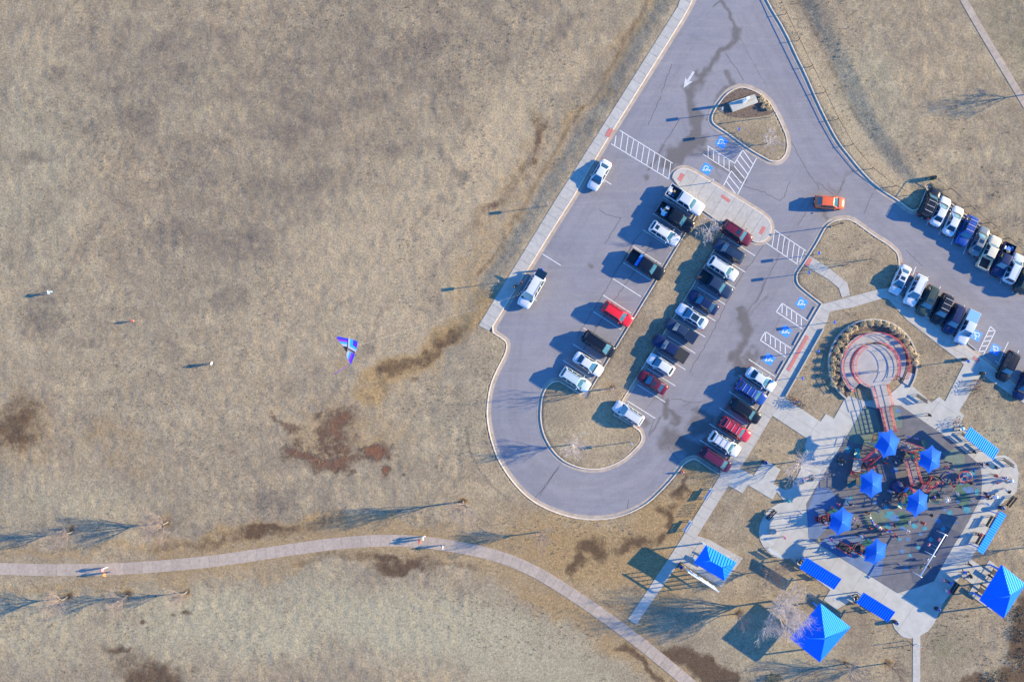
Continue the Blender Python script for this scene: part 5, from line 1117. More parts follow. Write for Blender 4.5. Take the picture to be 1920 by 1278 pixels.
# swing set
sw = [Vector(P(1758.8,994)), Vector(P(1727,1028)), Vector(P(1703.5,1066.5))]; HS = 2.35
tops = [Vector(P(*p, HS)) for p in ((1771.7,1001),(1748.5,1040),(1724.3,1079.2))]
e = empty('swing_set', (tops[1].x, tops[1].y, .155)); tag(e, 'pale grey two-bay swing set on the dark blue surface', 'swing set')
o_ = tops[1]
obj('top_bar', MB().tube([(*(tops[0]-o_),HS),(*(tops[2]-o_),HS)], .07, 8), M_WHITE, e)
ax_ = (tops[2]-tops[0]).normalized(); pn = Vector((-ax_.y, ax_.x))
for t in tops:
    q = t-o_; obj('leg', MB().tube([(*q,HS),(*q,0)], .055, 7), M_WHITE, e); obj('cross_arm', MB().tube([(*(q-pn*.35),HS-.02),(*(q+pn*.35),HS-.02)], .05, 7), M_WHITE, e)
SWS = []
for k, f in enumerate((.14,.34,.62,.82)):
    c_ = tops[0].lerp(tops[2], f)-o_; s_ = (.5,-.4,.6,.45)[k]
    for d_ in (-.25,.25): obj('chain', MB().tube([(*(c_+ax_*d_),HS),(*(c_+ax_*d_+pn*s_),.6)], .018, 4), M_STEEL, e)
    q = c_+pn*s_; obj('seat', MB().box(-.26,.26,-.1,.1,.57,.61), M_DARK, e, (q.x,q.y,0), math.atan2(ax_.y, ax_.x)); SWS.append((q.x+o_.x, q.y+o_.y))

# ------------------------------------------------------------------ shelters with ribbed blue roofs
def bench_parts(e, L=1.7, back=True, m=M_DARK, off=(0,0), z0=0, rz=0):
    Mx = Matrix.Translation((off[0],off[1],z0)) @ Matrix.Rotation(rz,4,'Z')
    def b(name, *a, mm=m): obj(name, MB().box(*a, M=Mx), mm, e)
    for k in range(3): b('seat_slat', -L/2, L/2, -.2+k*.14, -.09+k*.14, .42, .46)
    if back:
        for k in range(3): b('back_slat', -L/2, L/2, -.29, -.26, .54+k*.14, .65+k*.14)
    for s in (-1,1):
        x = s*(L/2-.15); b('leg', x-.03, x+.03, -.22, -.16, 0, .42); b('leg', x-.03, x+.03, .14, .20, 0, .42)
        if back: b('back_support', x-.025, x+.025, -.26, -.21, .1, .98)
def shelter(q_px, h, label, ribs, bench=2, sl=.12):
    q = [Vector(P(*p, h)) for p in q_px]; c = sum(q, Vector((0,0)))/4; u = ((q[1]-q[0])+(q[2]-q[3])).normalized(); v = Vector((-u.y, u.x)); L = ((q[1]-q[0]).length+(q[2]-q[3]).length)/2; W_ = ((q[3]-q[0]).length+(q[2]-q[1]).length)/2
    e = empty('shade_shelter', (c.x, c.y, .145), math.atan2(u.y, u.x)); tag(e, label, 'shelter', 'flat blue-roofed shelters')
    obj('roof', MB().add([(-L/2,-W_/2,h-sl),(L/2,-W_/2,h-sl),(L/2,W_/2,h+sl),(-L/2,W_/2,h+sl),(-L/2,-W_/2,h-sl-.1),(L/2,-W_/2,h-sl-.1),(L/2,W_/2,h+sl-.1),(-L/2,W_/2,h+sl-.1)], [(0,1,2,3),(7,6,5,4),(0,4,5,1),(1,5,6,2),(2,6,7,3),(3,7,4,0)]), M_ROOF, e)
    mb = MB()
    for k in range(ribs+1):
        x = -L/2+.06+(L-.12)*k/ribs; mb.add([(x-.05,-W_/2,h-sl),(x+.05,-W_/2,h-sl),(x+.05,W_/2,h+sl),(x-.05,W_/2,h+sl),(x-.04,-W_/2,h-sl+.07),(x+.04,-W_/2,h-sl+.07),(x+.04,W_/2,h+sl+.07),(x-.04,W_/2,h+sl+.07)], [(4,5,6,7),(0,1,5,4),(1,2,6,5),(2,3,7,6),(3,0,4,7)])
    o = obj('roof_rib', mb, M_RIB, e); o['kind'] = 'stuff'
    for sx in (-1,1):
        obj('post', MB().box(-.06,.06,-.06,.06,-.05,h-.1), M_BLUEM, e, (sx*(L/2-.45), .35, 0)); obj('arm', MB().box(-.05,.05,-W_/2+.15,W_/2-.1,h-.40,h-.30), M_BLUEM, e, (sx*(L/2-.45), 0, 0))
    for k in range(bench): bench_parts(e, min(1.8, L/bench-.6), off=((k-(bench-1)/2)*L/2.2, -.1), rz=0)
HSH = 2.35
shelter([(1817,798.2),(1871.5,841.4),(1861.5,862),(1807.7,819.4)], HSH, 'blue ribbed shelter roof at the upper right of the plaza', 17, sl=-.2)
shelter([(1829.3,1030),(1873,956),(1887,965.6),(1844,1038.8)], HSH, 'blue ribbed shelter roof on the right edge of the plaza beside the swings', 18, sl=.2)
shelter([(1512.7,1044.3),(1577.5,1084.7),(1562.4,1103.5),(1496.7,1064)], HSH, 'blue ribbed shelter roof at the lower left of the plaza', 16)
shelter([(1619.8,1109.8),(1678,1146),(1663.5,1165),(1604,1128.5)], HSH, 'blue ribbed shelter roof at the bottom of the plaza, nearest the big pavilion', 15)

# ------------------------------------------------------------------ pavilions with hipped blue roofs
def pavilion(q_px, ridge_px, h, rise, label, rib=.24, name='pavilion', tables=2, slab=True):
    q = [Vector(P(*p, h)) for p in q_px]; c = sum(q, Vector((0,0)))/4; r = [Vector(P(*p, h+rise)) for p in ridge_px]; e = empty(name, (c.x, c.y, .13)); tag(e, label, 'pavilion', 'blue hip-roofed pavilions')
    q = [p-c for p in q]; r = [p-c for p in r]; r = r if len(r) == 2 else [r[0], r[0]]
    # each roof side: eave corner pair and its ridge points
    near = lambda p: min(r, key=lambda k: (k-p).length)
    for i in range(4):
        a, b = q[i], q[(i+1)%4]; ra, rb = near(a), near(b); pts = [(a.x,a.y,h),(b.x,b.y,h),(rb.x,rb.y,h+rise)]+([(ra.x,ra.y,h+rise)] if (ra-rb).length > .01 else [])
        A_, B_, D_ = map(Vector, pts[:3]); nr = (B_-A_).cross(D_-A_)
        f = tuple(range(len(pts))); f = f if nr.z > 0 else f[::-1]; nr = nr.normalized() if nr.z > 0 else -nr.normalized()
        k = len(pts); lowv = [tuple(Vector(p)-Vector((0,0,.1))) for p in pts]
        obj('roof_panel', MB().add(pts+lowv, [f, tuple(j+k for j in f[::-1])]+[(0,k,k+1,1) if nr.z > 0 and f[0] == 0 else (0,1,k+1,k)]), M_ROOF, e)
        mb = MB(); L = (B_-A_).length; u = (B_-A_)/L; up = nr.cross(u); up = up if up.z > 0 else -up; n = int(L/rib)
        poly = [((Vector(p)-A_).dot(u), (Vector(p)-A_).dot(up)) for p in pts]
        for j in range(1, n):
            s = L*j/n; tmax = 0
            for m_ in range(len(poly)):
                (s0,t0),(s1,t1) = poly[m_], poly[(m_+1)%len(poly)]
                if (s0-s)*(s1-s) <= 0 and abs(s1-s0) > 1e-6: tmax = max(tmax, t0+(t1-t0)*(s-s0)/(s1-s0))
            if tmax < .08: continue
            p0 = A_+u*s; p1 = p0+up*tmax; w_ = u*.035; hh = nr*.06
            mb.add([p0-w_,p0+w_,p1+w_,p1-w_,p0-w_+hh,p0+w_+hh,p1+w_+hh,p1-w_+hh], [(4,5,6,7),(0,1,5,4),(2,3,7,6),(1,2,6,5),(3,0,4,7)])
        if mb.v: o = obj('roof_rib', mb, M_RIB, e); o['kind'] = 'stuff'
        obj('hip_cap', MB().tube([(a.x,a.y,h+.02),(ra.x,ra.y,h+rise+.02)], .05, 5), M_RIB, e)
        p = a*.80; obj('post', MB().box(-.10,.10,-.10,.10,-.05,h+.05), M_WHITE if name == 'kiosk' else M_BLUEM, e, (p.x,p.y,0))
        obj('eave_beam', MB().tube([(a.x*.97,a.y*.97,h-.14),(b.x*.97,b.y*.97,h-.14)], .06, 4), M_BLUEM, e)
    if slab: o = obj('floor_slab', MB().prism([(p.x*.98,p.y*.98) for p in q], -.1, .03), M_CONC, e)
    return e
def picnic_table(px, py, rz, label):
    x, y = P(px, py); e = empty('picnic_table', (x, y, .16), rz); tag(e, label, 'picnic table', 'picnic tables')
    for k in range(4): obj('top_plank', MB().box(-.9,.9,-.38+k*.19,-.21+k*.19,.72,.76), M_DARK, e)
    for s in (-1,1):
        obj('bench_plank', MB().box(-.9,.9,s*.72-.13,s*.72+.13,.43,.47), M_DARK, e)
        obj('leg_frame', MB().tube([(s*.6,-.72,0),(s*.6,-.25,.72),(s*.6,.25,.72),(s*.6,.72,0)], .03, 5), M_DARK, e); obj('cross_bar', MB().tube([(s*.6,-.75,.42),(s*.6,.75,.42)], .03, 5), M_DARK, e)
pavilion([(1537.5,1129.6),(1593.8,1174.4),(1536.5,1240),(1480,1195)], [(1545.8,1196)], 2.9, 1.75, 'largest blue pyramid-roofed pavilion, below the big pale tree', .25, slab=False)
pavilion([(1877,1058),(1922,1094),(1880.6,1157.6),(1835.8,1124.2)], [(1893,1116.5)], 2.9, 1.7, 'blue pyramid-roofed pavilion at the right edge beside the dining tables', .25)
pavilion([(1323.8,1020.8),(1380.6,1053.6),(1357.7,1087.5),(1300.8,1054.7)], [(1331,1050.3),(1354.8,1063.4)], 3.0, .9, 'small blue hip-roofed kiosk beside the long sidewalk', .40, 'kiosk')
slab_field('kiosk_apron', [(1307,1003.4),(1330,1011),(1392,1046),(1352,1100),(1290,1062),(1275,1052)], M_CONC, R(-30), 2.6, 2.6, ztop=.138)
picnic_table(1862,1073,R(-35),'dark picnic table at the upper left of the right-edge pavilion'); picnic_table(1838,1106,R(-35),'dark picnic table at the lower left of the right-edge pavilion'); picnic_table(1515,1178,R(-38),'dark picnic table under the largest pavilion'); picnic_table(1320,1045,R(-30),'dark picnic table at the left end of the kiosk')
# white trellis screen beside the kiosk
ta, tb = Vector(P(1283,1061)), Vector(P(1336,1095)); e = empty('trellis_screen', (ta.x, ta.y, .13), math.atan2((tb-ta).y, (tb-ta).x)); tag(e, 'tall white steel trellis screen standing in front of the kiosk', 'screen'); L = (tb-ta).length
for k in range(6): obj('post', MB().box(-.05,.05,-.05,.05,-.05,3.1), M_WHITE, e, (L*k/5,0,0))
for z_ in (1.0,2.05,3.05): obj('rail', MB().box(0,L,-.05,.05,z_,z_+.1), M_WHITE, e)
obj('cap_beam', MB().box(-.2,L+.1,-.07,.07,3.15,3.2), M_WHITE, e)
for k in range(10): obj('slat', MB().box(L*(k+.35)/10,L*(k+.35)/10+.05,-.02,.02,1.1,2.05), M_WHITE, e)

# ------------------------------------------------------------------ benches, bins, racks
def bench(px, py, ang, label, m=M_DARK, L=1.8, z=.145, back=True):
    x, y = P(px, py, .4); e = empty('park_bench', (x, y, z), R(ang)); tag(e, label, 'bench', 'park benches'); bench_parts(e, L, back, m)
bench(1327,924.5,57,'pale slatted bench beside the long sidewalk, upper of two',M_WOODP,1.9); bench(1288.5,985,57,'pale slatted bench beside the long sidewalk, lower of two',M_WOODP,1.9)
bench(1444,963,47,'dark bench at the upper left of the half-round terrace'); bench(1452,1035,-32,'pale blue slatted bench at the bottom of the half-round terrace',M_WOODP,2.2)
bench(1728,746,-33,'dark bench on the plaza right of the ramp'); bench(1890,866,-35,'dark bench on the rounded terrace at the right, upper one'); bench(1893,938,52,'dark bench on the rounded terrace at the right, lower one'); bench(1786,1100,57,'dark bench with sitters in the shade left of the right-edge pavilion')
def bin_(px, py, label, m, lid, h=1.0, r=.3, name='trash_bin'):
    x, y = P(px, py, h); e = empty(name, (x, y, .13)); tag(e, label, 'trash bin', 'trash bins')
    obj('barrel', MB().lathe(0,0,[(r*.92,0),(r,.1),(r,h*.8),(r*.97,h*.86)],14), m, e); obj('lid', MB().lathe(0,0,[(r*1.02,h*.84),(r*.95,h*.94),(r*.55,h),(r*.45,h*.98),(r*.42,h*.8),(0,h*.78)],14), lid, e)
BB = mat('bin_blue',(.02,.06,.22),.4); GB = mat('bin_green',(.015,.05,.03),.5)
bin_(1436,867.3,'blue domed trash bin on the small pad below the parking row',M_DARK,BB); bin_(1277,1063,'dark blue trash bin at the left end of the white trellis',M_DARK,BB); bin_(1681.6,1167.8,'blue domed trash bin at the left of the round end of the plaza',M_DARK,BB,.95); bin_(1760.3,1143,'blue domed trash bin at the right of the round end of the plaza',M_DARK,BB,.95); bin_(1881,952.5,'blue trash bin at the upper end of the right shelter',M_DARK,BB,.95)
bin_(1845,700,'dark green trash bin beside the bicycle rack at the right-hand lot',GB,M_DARK,.95,.26); bin_(1812,674,'dark green trash bin at the head of the walk from the right-hand lot',GB,M_DARK,.95,.26); bin_(1754,332,'dark green trash bin at the corner of the upper right lot',GB,M_DARK,1.2,.3)
bin_(1511.7,846,'teal trash bin at the left plaza edge by the twiggy tree',M_TEAL,M_TEAL,.8,.24); bin_(1478.9,939.5,'teal trash bin at the top of the half-round terrace',M_TEAL,M_TEAL,.8,.22)
x, y = P(1280,885,.5); e = empty('fire_hydrant', (x, y, gz(x, y))); tag(e, 'red fire hydrant in the grass inside the loop road kerb', 'fire hydrant')
obj('barrel', MB().lathe(0,0,[(.17,0),(.17,.08),(.11,.1),(.11,.5),(.15,.52),(.13,.62),(.05,.72),(0,.73)],12), M_RED, e); obj('nozzle_cap', MB().tube([(-.2,0,.42),(.2,0,.42)], .06, 8), M_WHITE, e); obj('front_cap', MB().tube([(0,0,.36),(0,-.2,.36)], .08, 8), M_WHITE, e)
# wave bike rack by the sidewalk
ra, rb = Vector(P(1313,941)), Vector(P(1298,966)); e = empty('bike_rack', (ra.x, ra.y, .12), math.atan2((rb-ra).y,(rb-ra).x)); tag(e, 'empty wave-shaped bike rack between the two pale benches', 'bike rack', 'bike racks'); L = (rb-ra).length
obj('wave_tube', MB().tube([(L*t/60, 0, .08+.85*(.5-.5*math.cos(2*math.pi*5*t/60))) for t in range(61)], .03, 6), M_DARK, e)
def bike_parts(e, frame):
    for x in (-.52,.52): w_ = obj('wheel', MB().tube([(x+.33*math.cos(R(a)),0,.34+.33*math.sin(R(a))) for a in range(0,360,24)], .022, 5, closed=True), M_TYRE, e); obj('hub', MB().tube([(x,-.05,.34),(x,.05,.34)], .03, 5), M_STEEL, w_)
    obj('frame', MB().tube([(-.52,0,.34),(-.05,0,.32),(.35,0,.8),(-.18,0,.78),(-.05,0,.32)], .02, 5).tube([(-.52,0,.34),(-.18,0,.78)], .016, 5).tube([(.52,0,.34),(.35,0,.8),(.33,0,.95)], .02, 5), frame, e)
    obj('handlebar', MB().tube([(.22,-.28,.98),(.34,-.2,.98),(.34,.2,.98),(.22,.28,.98)], .018, 5), M_DARK, e); obj('saddle', MB().sphere((-.22,0,.93),.12,7,4,0,(1.1,.6,.4)), M_DARK, e)
BCOL = [M_RED, M_BLUEM, M_WHITE, mat('frame_pink',(.6,.12,.3),.4), M_TEAL, M_DARK, mat('frame_lilac',(.4,.35,.6),.4)]
BNAME = ['red','blue','white','pink','teal','black','lilac']
def bikes(spots, label, group):
    for k, (px, py, a) in enumerate(spots):
        x, y = P(px, py, .6); e = empty('bicycle', (x, y, .14), R(a)); tag(e, BNAME[k%7]+' '+label, 'bicycle', group); bike_parts(e, BCOL[k%7])
bikes([(1491,748,-30),(1495,752,-24),(1498,756,-35),(1492,758,-28),(1497,761,-30),(1502,758,-20),(1488,753,-32)],'bicycle in the cluster beside the sidewalk next to the deep blue SUV','bicycles by the long sidewalk')
bikes([(1833,713,15),(1830,718,25),(1826,722,10),(1829,727,20),(1824,731,15),(1831,734,28),(1838,711,5)],'bicycle in the cluster on the walk below the right-hand lot','bicycles by the right-hand walk')
bikes([(1795,789,60),(1798,795,40),(1793,797,75)],'bicycle leaning at the left end of the upper right shelter','bicycles by the upper right shelter')
bikes([(1707,514,-62)],'bicycle mounted behind the white SUV of the lower right row','bicycle behind the white SUV')
for nm in ('bicycle',): pass
def stroller(px, py, a, label, m):
    x, y = P(px, py, .5); e = empty('stroller', (x, y, .15), R(a)); tag(e, label, 'stroller', 'strollers')
    obj('seat', MB().box(-.25,.2,-.2,.2,.4,.55), m, e); obj('hood', MB().lathe(0,0,[(.27,.62),(.25,.78),(.15,.9),(0,.94)],10), m, e, (-.12,0,0)); obj('handle', MB().tube([(-.3,-.2,.5),(-.55,-.2,.95),(-.55,.2,.95),(-.3,.2,.5)], .02, 5), M_STEEL, e)
    for sx in (-.3,.35):
        for sy in (-.24,.24): obj('wheel', MB().tube([(sx-.1,sy,.12),(sx+.1,sy,.12)], .1, 8), M_TYRE, e)
    obj('frame', MB().tube([(-.3,-.2,.12),(0,-.2,.45),(.35,-.2,.12)], .018, 5).tube([(-.3,.2,.12),(0,.2,.45),(.35,.2,.12)], .018, 5), M_STEEL, e)
stroller(1500,1052,20,'dark stroller at the left end of the lower left shelter',M_DARK); stroller(1605,1119,15,'dark stroller at the left end of the bottom shelter',M_DARK); stroller(1864,931,200,'white stroller on the right side of the plaza',M_WHITE); stroller(1893,900,160,'pale stroller on the rounded terrace at the right',M_PLATE); stroller(1524,896,30,'black stroller beside the twiggy tree at the left plaza edge',M_DARK); stroller(1818,1078,120,'dark stroller left of the right-edge pavilion',M_DARK); stroller(1804,803,10,'pale teal stroller at the upper right shelter',mat('stroller_teal',(.3,.6,.65),.5)); stroller(1575,862,80,'black stroller at the left edge of the playground',M_DARK)
e = thing('boulder',1450,996,'grey boulder with plants in the middle of the half-round terrace','boulder',.3,.14)
bm = MB().sphere((0,0,.2),.5,10,6,0,(1,.85,.8)); rs = random.Random(9); bm.v = [(x*(1+rs.uniform(-.12,.12)),y*(1+rs.uniform(-.12,.12)),z) for x,y,z in bm.v]; obj('stone', bm, M_ROCK, e); obj('plant', CL[1], None, e, (.3,-.2,.15)).scale = (.5,.5,.5)
for k, (px, py, lab) in enumerate([(1701,1200,'slim dark post at the round end of the plaza by the footpath'),(1719,1206,'slim white post with a red top beside the lower footpath')]):
    x, y = P(px, py); e = empty('gate_post', (x, y, .12)); tag(e, lab, 'post', 'slim posts at the footpath'); obj('shaft', MB().cyl(0,0,0,1.5,.045,n=8), M_WHITE if k else M_DARK, e); obj('red_top', MB().cyl(0,0,1.5,1.75,.06,n=8), M_RED if k else M_DARK, e)

# dark brush along the lower right edge
def shrub_mesh(seed, r, h, n=420):
    rs = random.Random(seed); mb = MB()
    for i in range(n):
        a = rs.uniform(0,6.283); t = math.sqrt(rs.random()); z = rs.random(); p = Vector((math.cos(a)*r*t, math.sin(a)*r*t*.8, h*z*(1-.5*t))); s = rs.uniform(.05,.14)
        d1 = Vector((rs.gauss(0,1),rs.gauss(0,1),rs.gauss(0,.6))).normalized()*s; d2 = Vector((rs.gauss(0,1),rs.gauss(0,1),rs.gauss(0,.6))).normalized()*s*.5
        mb.add([p-d1,p+d2,p+d1,p-d2], [(0,1,2,3)])
    return mb
for k, (px, py, r, lab) in enumerate([(1450,1274,1.3,'small olive-brown bush at the bottom edge below the big pavilion'),(1912,1150,1.6,'dark brush clump at the right edge, uppermost of three'),(1916,1185,1.9,'dark brush clump at the right edge, middle of three'),(1921,1235,2.3,'dark brush clump in the lower right corner'),(1868,1272,1.8,'low dark brush clump at the bottom edge right of the footpath')]):
    x, y = P(px, py); e = empty('brush_clump', (x, y, gz(x, y))); tag(e, lab, 'shrub', 'dark brush'); obj('foliage', shrub_mesh(k, r, .9), M_SHRUB if k else mat('olive_bush',(.13,.11,.04),.95,noise=(5.,.4)), e)
    st_ = MB()
    for j in range(7): a = j*.9; st_.tube([(0,0,0),(.5*r*math.cos(a),.5*r*math.sin(a),.6)], [.03,.01], 4)
    obj('stem', st_, M_BARK, e)

# ------------------------------------------------------------------ kite
KZ = 26.0; kz = lambda x, y: P(580+x/11.62, 590+y/11.62, KZ)
e = empty('kite', (*kz(820,720), KZ)); tag(e, 'blue, violet and cyan striped delta kite with black spars, flying over the field', 'kite'); ko = Vector(kz(820,720))
def kp(x, y, z): q = Vector(kz(x, y))-ko; return (q.x, q.y, z)
KM = {'b': mat('kite_blue',(.01,.03,.75),.6), 'p': mat('kite_purple',(.22,.02,.55),.6), 'c': mat('kite_cyan',(.01,.32,.8),.6), 'w': mat('kite_pale',(.36,.40,.70),.6), 'k': mat('kite_black',(.01,.01,.02),.6), 'v': mat('kite_violet',(.08,.01,.8),.6)}
def kpanel(name, pts, m, z=0): mb = MB(); t_ = [kp(x, y, z) for x, y in pts]; b_ = [(p[0],p[1],p[2]-.012) for p in t_]; n = len(t_); mb.add(t_+b_, [tuple(range(n))[::-1], tuple(range(n,2*n))]+[(i,(i+1)%n,n+(i+1)%n,n+i) for i in range(n)]); obj(name, mb, KM[m], e)
kpanel('left_stripe', [(590,485),(640,475),(840,515),(837,555),(605,515)], 'b'); kpanel('left_stripe', [(605,515),(837,555),(832,598),(640,570)], 'p'); kpanel('left_stripe', [(645,575),(830,605),(825,645),(680,620)], 'c'); kpanel('left_stripe', [(680,620),(825,645),(815,690),(740,680)], 'w')
kpanel('body_stripe', [(850,520),(890,520),(880,680),(1020,765),(1015,810),(830,725)], 'w'); kpanel('body_stripe', [(890,520),(955,540),(945,660),(1030,725),(1020,765),(880,680)], 'c'); kpanel('body_stripe', [(955,540),(1045,580),(1048,640),(1030,725),(945,660)], 'v'); kpanel('body_patch', [(985,565),(1045,580),(1046,640),(990,625)], 'b', .004)
kpanel('right_stripe', [(830,790),(880,800),(830,960),(808,870)], 'w'); kpanel('right_stripe', [(880,800),(920,815),(850,985),(830,960)], 'c'); kpanel('right_stripe', [(920,815),(955,825),(885,1060),(850,985)], 'p'); kpanel('right_stripe', [(955,825),(995,860),(905,1075),(870,1070),(885,1060)], 'b')
kpanel('nose_panel', [(730,685),(815,690),(830,725),(828,800),(805,805)], 'k'); kpanel('spar', [(838,510),(852,512),(840,720),(822,715)], 'k', .01); kpanel('spar', [(825,725),(838,718),(1000,805),(985,840)], 'k', .01)
obj('tail', MB().tube([kp(800,1120,-.3),kp(690,1190,-.6),kp(600,1250,-.5),kp(500,1300,-.7)], .03, 5), KM['p'], e)
ha = P(973,553,1.2); ka = kz(830,740); pts = []
for t in range(25): s = t/24; p = Vector((*ha,1.35)).lerp(Vector((*ka,KZ)), s); p.z -= 2.2*4*s*(1-s)*.5; pts.append(p)
o = obj('kite_string', MB().tube(pts, .003, 4), M_WHITE); tag(o, 'thin white kite string running from the flyers at the white SUV to the kite', 'kite string')

# ------------------------------------------------------------------ people
BONES = [('pelvis','chest','top'),('chest','neck','top'),('neck','head','head'),('head','crown','head'),('chest','shL','top'),('shL','elL','top'),('elL','wrL','skin'),('wrL','haL','skin'),('chest','shR','top'),('shR','elR','top'),('elR','wrR','skin'),('wrR','haR','skin'),
         ('pelvis','hiL','legs'),('hiL','knL','legs'),('knL','anL','legs'),('anL','toL','shoe'),('pelvis','hiR','legs'),('hiR','knR','legs'),('knR','anR','legs'),('anR','toR','shoe')]
RAD = dict(pelvis=(.15,.12),chest=(.17,.12),neck=(.06,.06),head=(.095,.10),crown=(.07,.075),shL=(.075,.075),elL=(.05,.05),wrL=(.035,.035),haL=(.03,.04),hiL=(.10,.10),knL=(.07,.07),anL=(.05,.05),toL=(.04,.035))
BASE = dict(pelvis=(0,0,.95),chest=(.01,0,1.32),neck=(.01,0,1.48),head=(.03,0,1.58),crown=(.02,0,1.68),shL=(0,.18,1.40),elL=(-.02,.25,1.13),wrL=(.06,.27,.90),haL=(.09,.27,.82),shR=(0,-.18,1.40),elR=(-.02,-.25,1.13),wrR=(.06,-.27,.90),haR=(.09,-.27,.82),
            hiL=(0,.09,.90),knL=(.03,.10,.49),anL=(-.01,.11,.07),toL=(.15,.13,.035),hiR=(0,-.09,.90),knR=(.03,-.10,.49),anR=(-.01,-.11,.07),toR=(.15,-.13,.035))
POSES = {'stand': {}, 'walk': dict(knL=(.20,.09,.52),anL=(.32,.09,.10),toL=(.46,.10,.06),knR=(-.06,-.09,.50),anR=(-.30,-.10,.14),toR=(-.16,-.11,.04),elL=(-.12,.25,1.14),wrL=(-.14,.26,.90),haL=(-.13,.26,.82),elR=(.10,-.25,1.14),wrR=(.26,-.24,.95),haR=(.33,-.23,.90)),
  'reach': dict(elL=(.22,.22,1.24),wrL=(.42,.12,1.30),haL=(.50,.10,1.32),elR=(.22,-.22,1.24),wrR=(.42,-.10,1.28),haR=(.50,-.08,1.30)),
  'run': dict(chest=(.12,0,1.30),neck=(.17,0,1.45),head=(.21,0,1.55),crown=(.21,0,1.65),shL=(.12,.18,1.38),shR=(.12,-.18,1.38),elL=(-.02,.28,1.18),wrL=(.14,.30,1.02),haL=(.20,.28,.98),elR=(.28,-.26,1.16),wrR=(.46,-.2,1.22),haR=(.52,-.18,1.25),knL=(.34,.09,.62),anL=(.22,.09,.22),toL=(.36,.09,.16),knR=(-.10,-.09,.50),anR=(-.42,-.1,.30),toR=(-.42,-.1,.14)),
  'sit': dict(pelvis=(0,0,.52),chest=(-.04,0,.90),neck=(-.03,0,1.06),head=(.0,0,1.16),crown=(-.01,0,1.26),shL=(-.05,.18,.98),shR=(-.05,-.18,.98),elL=(.02,.25,.74),wrL=(.24,.2,.66),haL=(.32,.18,.66),elR=(.02,-.25,.74),wrR=(.24,-.2,.66),haR=(.32,-.18,.66),hiL=(.02,.09,.50),hiR=(.02,-.09,.50),knL=(.44,.11,.50),knR=(.44,-.11,.50),anL=(.46,.11,.09),anR=(.46,-.11,.09),toL=(.61,.13,.04),toR=(.61,-.13,.04))}
M_SKIN = mat('skin', (.42,.24,.17), .6)
def person_mesh(pose):
    J = dict(BASE); J.update(POSES[pose]); names = list(J); idx = {n: i for i, n in enumerate(names)}
    me = bpy.data.meshes.new('tmp'); me.from_pydata([J[n] for n in names], [(idx[a], idx[b]) for a, b, _ in BONES], [])
    o = bpy.data.objects.new('tmp', me); col.objects.link(o); o.modifiers.new('skin', 'SKIN'); sv = me.skin_vertices[0].data
    for n in names: sv[idx[n]].radius = RAD.get(n, RAD.get(n[:-1]+'L', (.05,.05))); sv[idx[n]].use_root = (n == 'pelvis')
    sb = o.modifiers.new('sub', 'SUBSURF'); sb.levels = 1
    dg = bpy.context.evaluated_depsgraph_get(); dg.update(); ev = bpy.data.meshes.new_from_object(o.evaluated_get(dg)); bpy.data.objects.remove(o)
    ev.materials.clear()
    for m in (M_SKIN, M_WHITE, M_DARK, M_BARK, M_DARK): ev.materials.append(m)
    bm = bmesh.new(); bm.from_mesh(ev); hd = Vector(J['head'])
    def prism(p, d, ln, r):
        d = Vector(d).normalized(); a = d.cross(Vector((.3,.2,1))).normalized(); b = d.cross(a); vs = [bm.verts.new(Vector(p)+(a*c_+b*s_)*r) for c_, s_ in ((1,0),(0,1),(-1,0),(0,-1))]; vt = [bm.verts.new(Vector(p)+d*ln+(a*c_+b*s_)*r*.7) for c_, s_ in ((1,0),(0,1),(-1,0),(0,-1))]
        for i in range(4): bm.faces.new((vs[i],vs[(i+1)%4],vt[(i+1)%4],vt[i]))
        bm.faces.new(vt[::-1])
    for s, n in ((1,'L'),(-1,'R')):
        h = Vector(J['ha'+n]); d = (h-Vector(J['wr'+n])).normalized(); sd_ = Vector((d.z,0,-d.x)) if abs(d.z) > .5 else Vector((0,1,0))
        for k in range(4): prism(h+sd_*(-.027+.018*k), d+Vector((.15,0,-.1)), (.07,.08,.076,.06)[k], .009)
        prism(h-d*.03+sd_*.03, d*.6+sd_*.8, .06, .010); prism(hd+Vector((0,s*.085,0)), (0,s,0), .025, .022)
    prism(hd+Vector((.085,0,-.01)), (1,0,-.3), .03, .016)
    bm.faces.ensure_lookup_table(); bmesh.ops.recalc_face_normals(bm, faces=bm.faces)
    slot = {'skin':0,'top':1,'legs':2,'head':0,'shoe':4}; segs = [(Vector(J[a]), Vector(J[b]), k) for a, b, k in BONES]
    for f in bm.faces:
        c_ = f.calc_center_median(); best = (9, 'skin')
        for a, b, k in segs:
            t = max(0, min(1, (c_-a).dot(b-a)/max((b-a).length_squared,1e-9))); d = (c_-a-(b-a)*t).length
            if k in ('top','legs') and 'x' not in k: d *= .9
            if d < best[0]: best = (d, k)
        f.material_index = slot[best[1]]; f.smooth = True
        if best[1] == 'head' and (c_.z > hd.z+.035 or c_.x < hd.x-.035): f.material_index = 3
    bm.to_mesh(ev); bm.free()
    ev.name = 'person'; return ev
PM = {k: person_mesh(k) for k in POSES}
CC = {'white':(.52,.52,.55),'black':(.012,.012,.014),'navy':(.015,.025,.10),'blue':(.02,.10,.60),'lightblue':(.25,.45,.75),'red':(.6,.02,.03),'pink':(.75,.22,.30),'magenta':(.6,.04,.3),'orange':(.75,.20,.05),'teal':(.02,.30,.32),'green':(.06,.30,.10),'yellow':(.65,.5,.08),'grey':(.25,.25,.27),'purple':(.16,.06,.35),'brown':(.16,.09,.05),'jeans':(.04,.07,.16),'khaki':(.32,.26,.17),'olive':(.16,.17,.05)}
cl = lambda c_: mat('cloth_'+c_, CC[c_], .85)
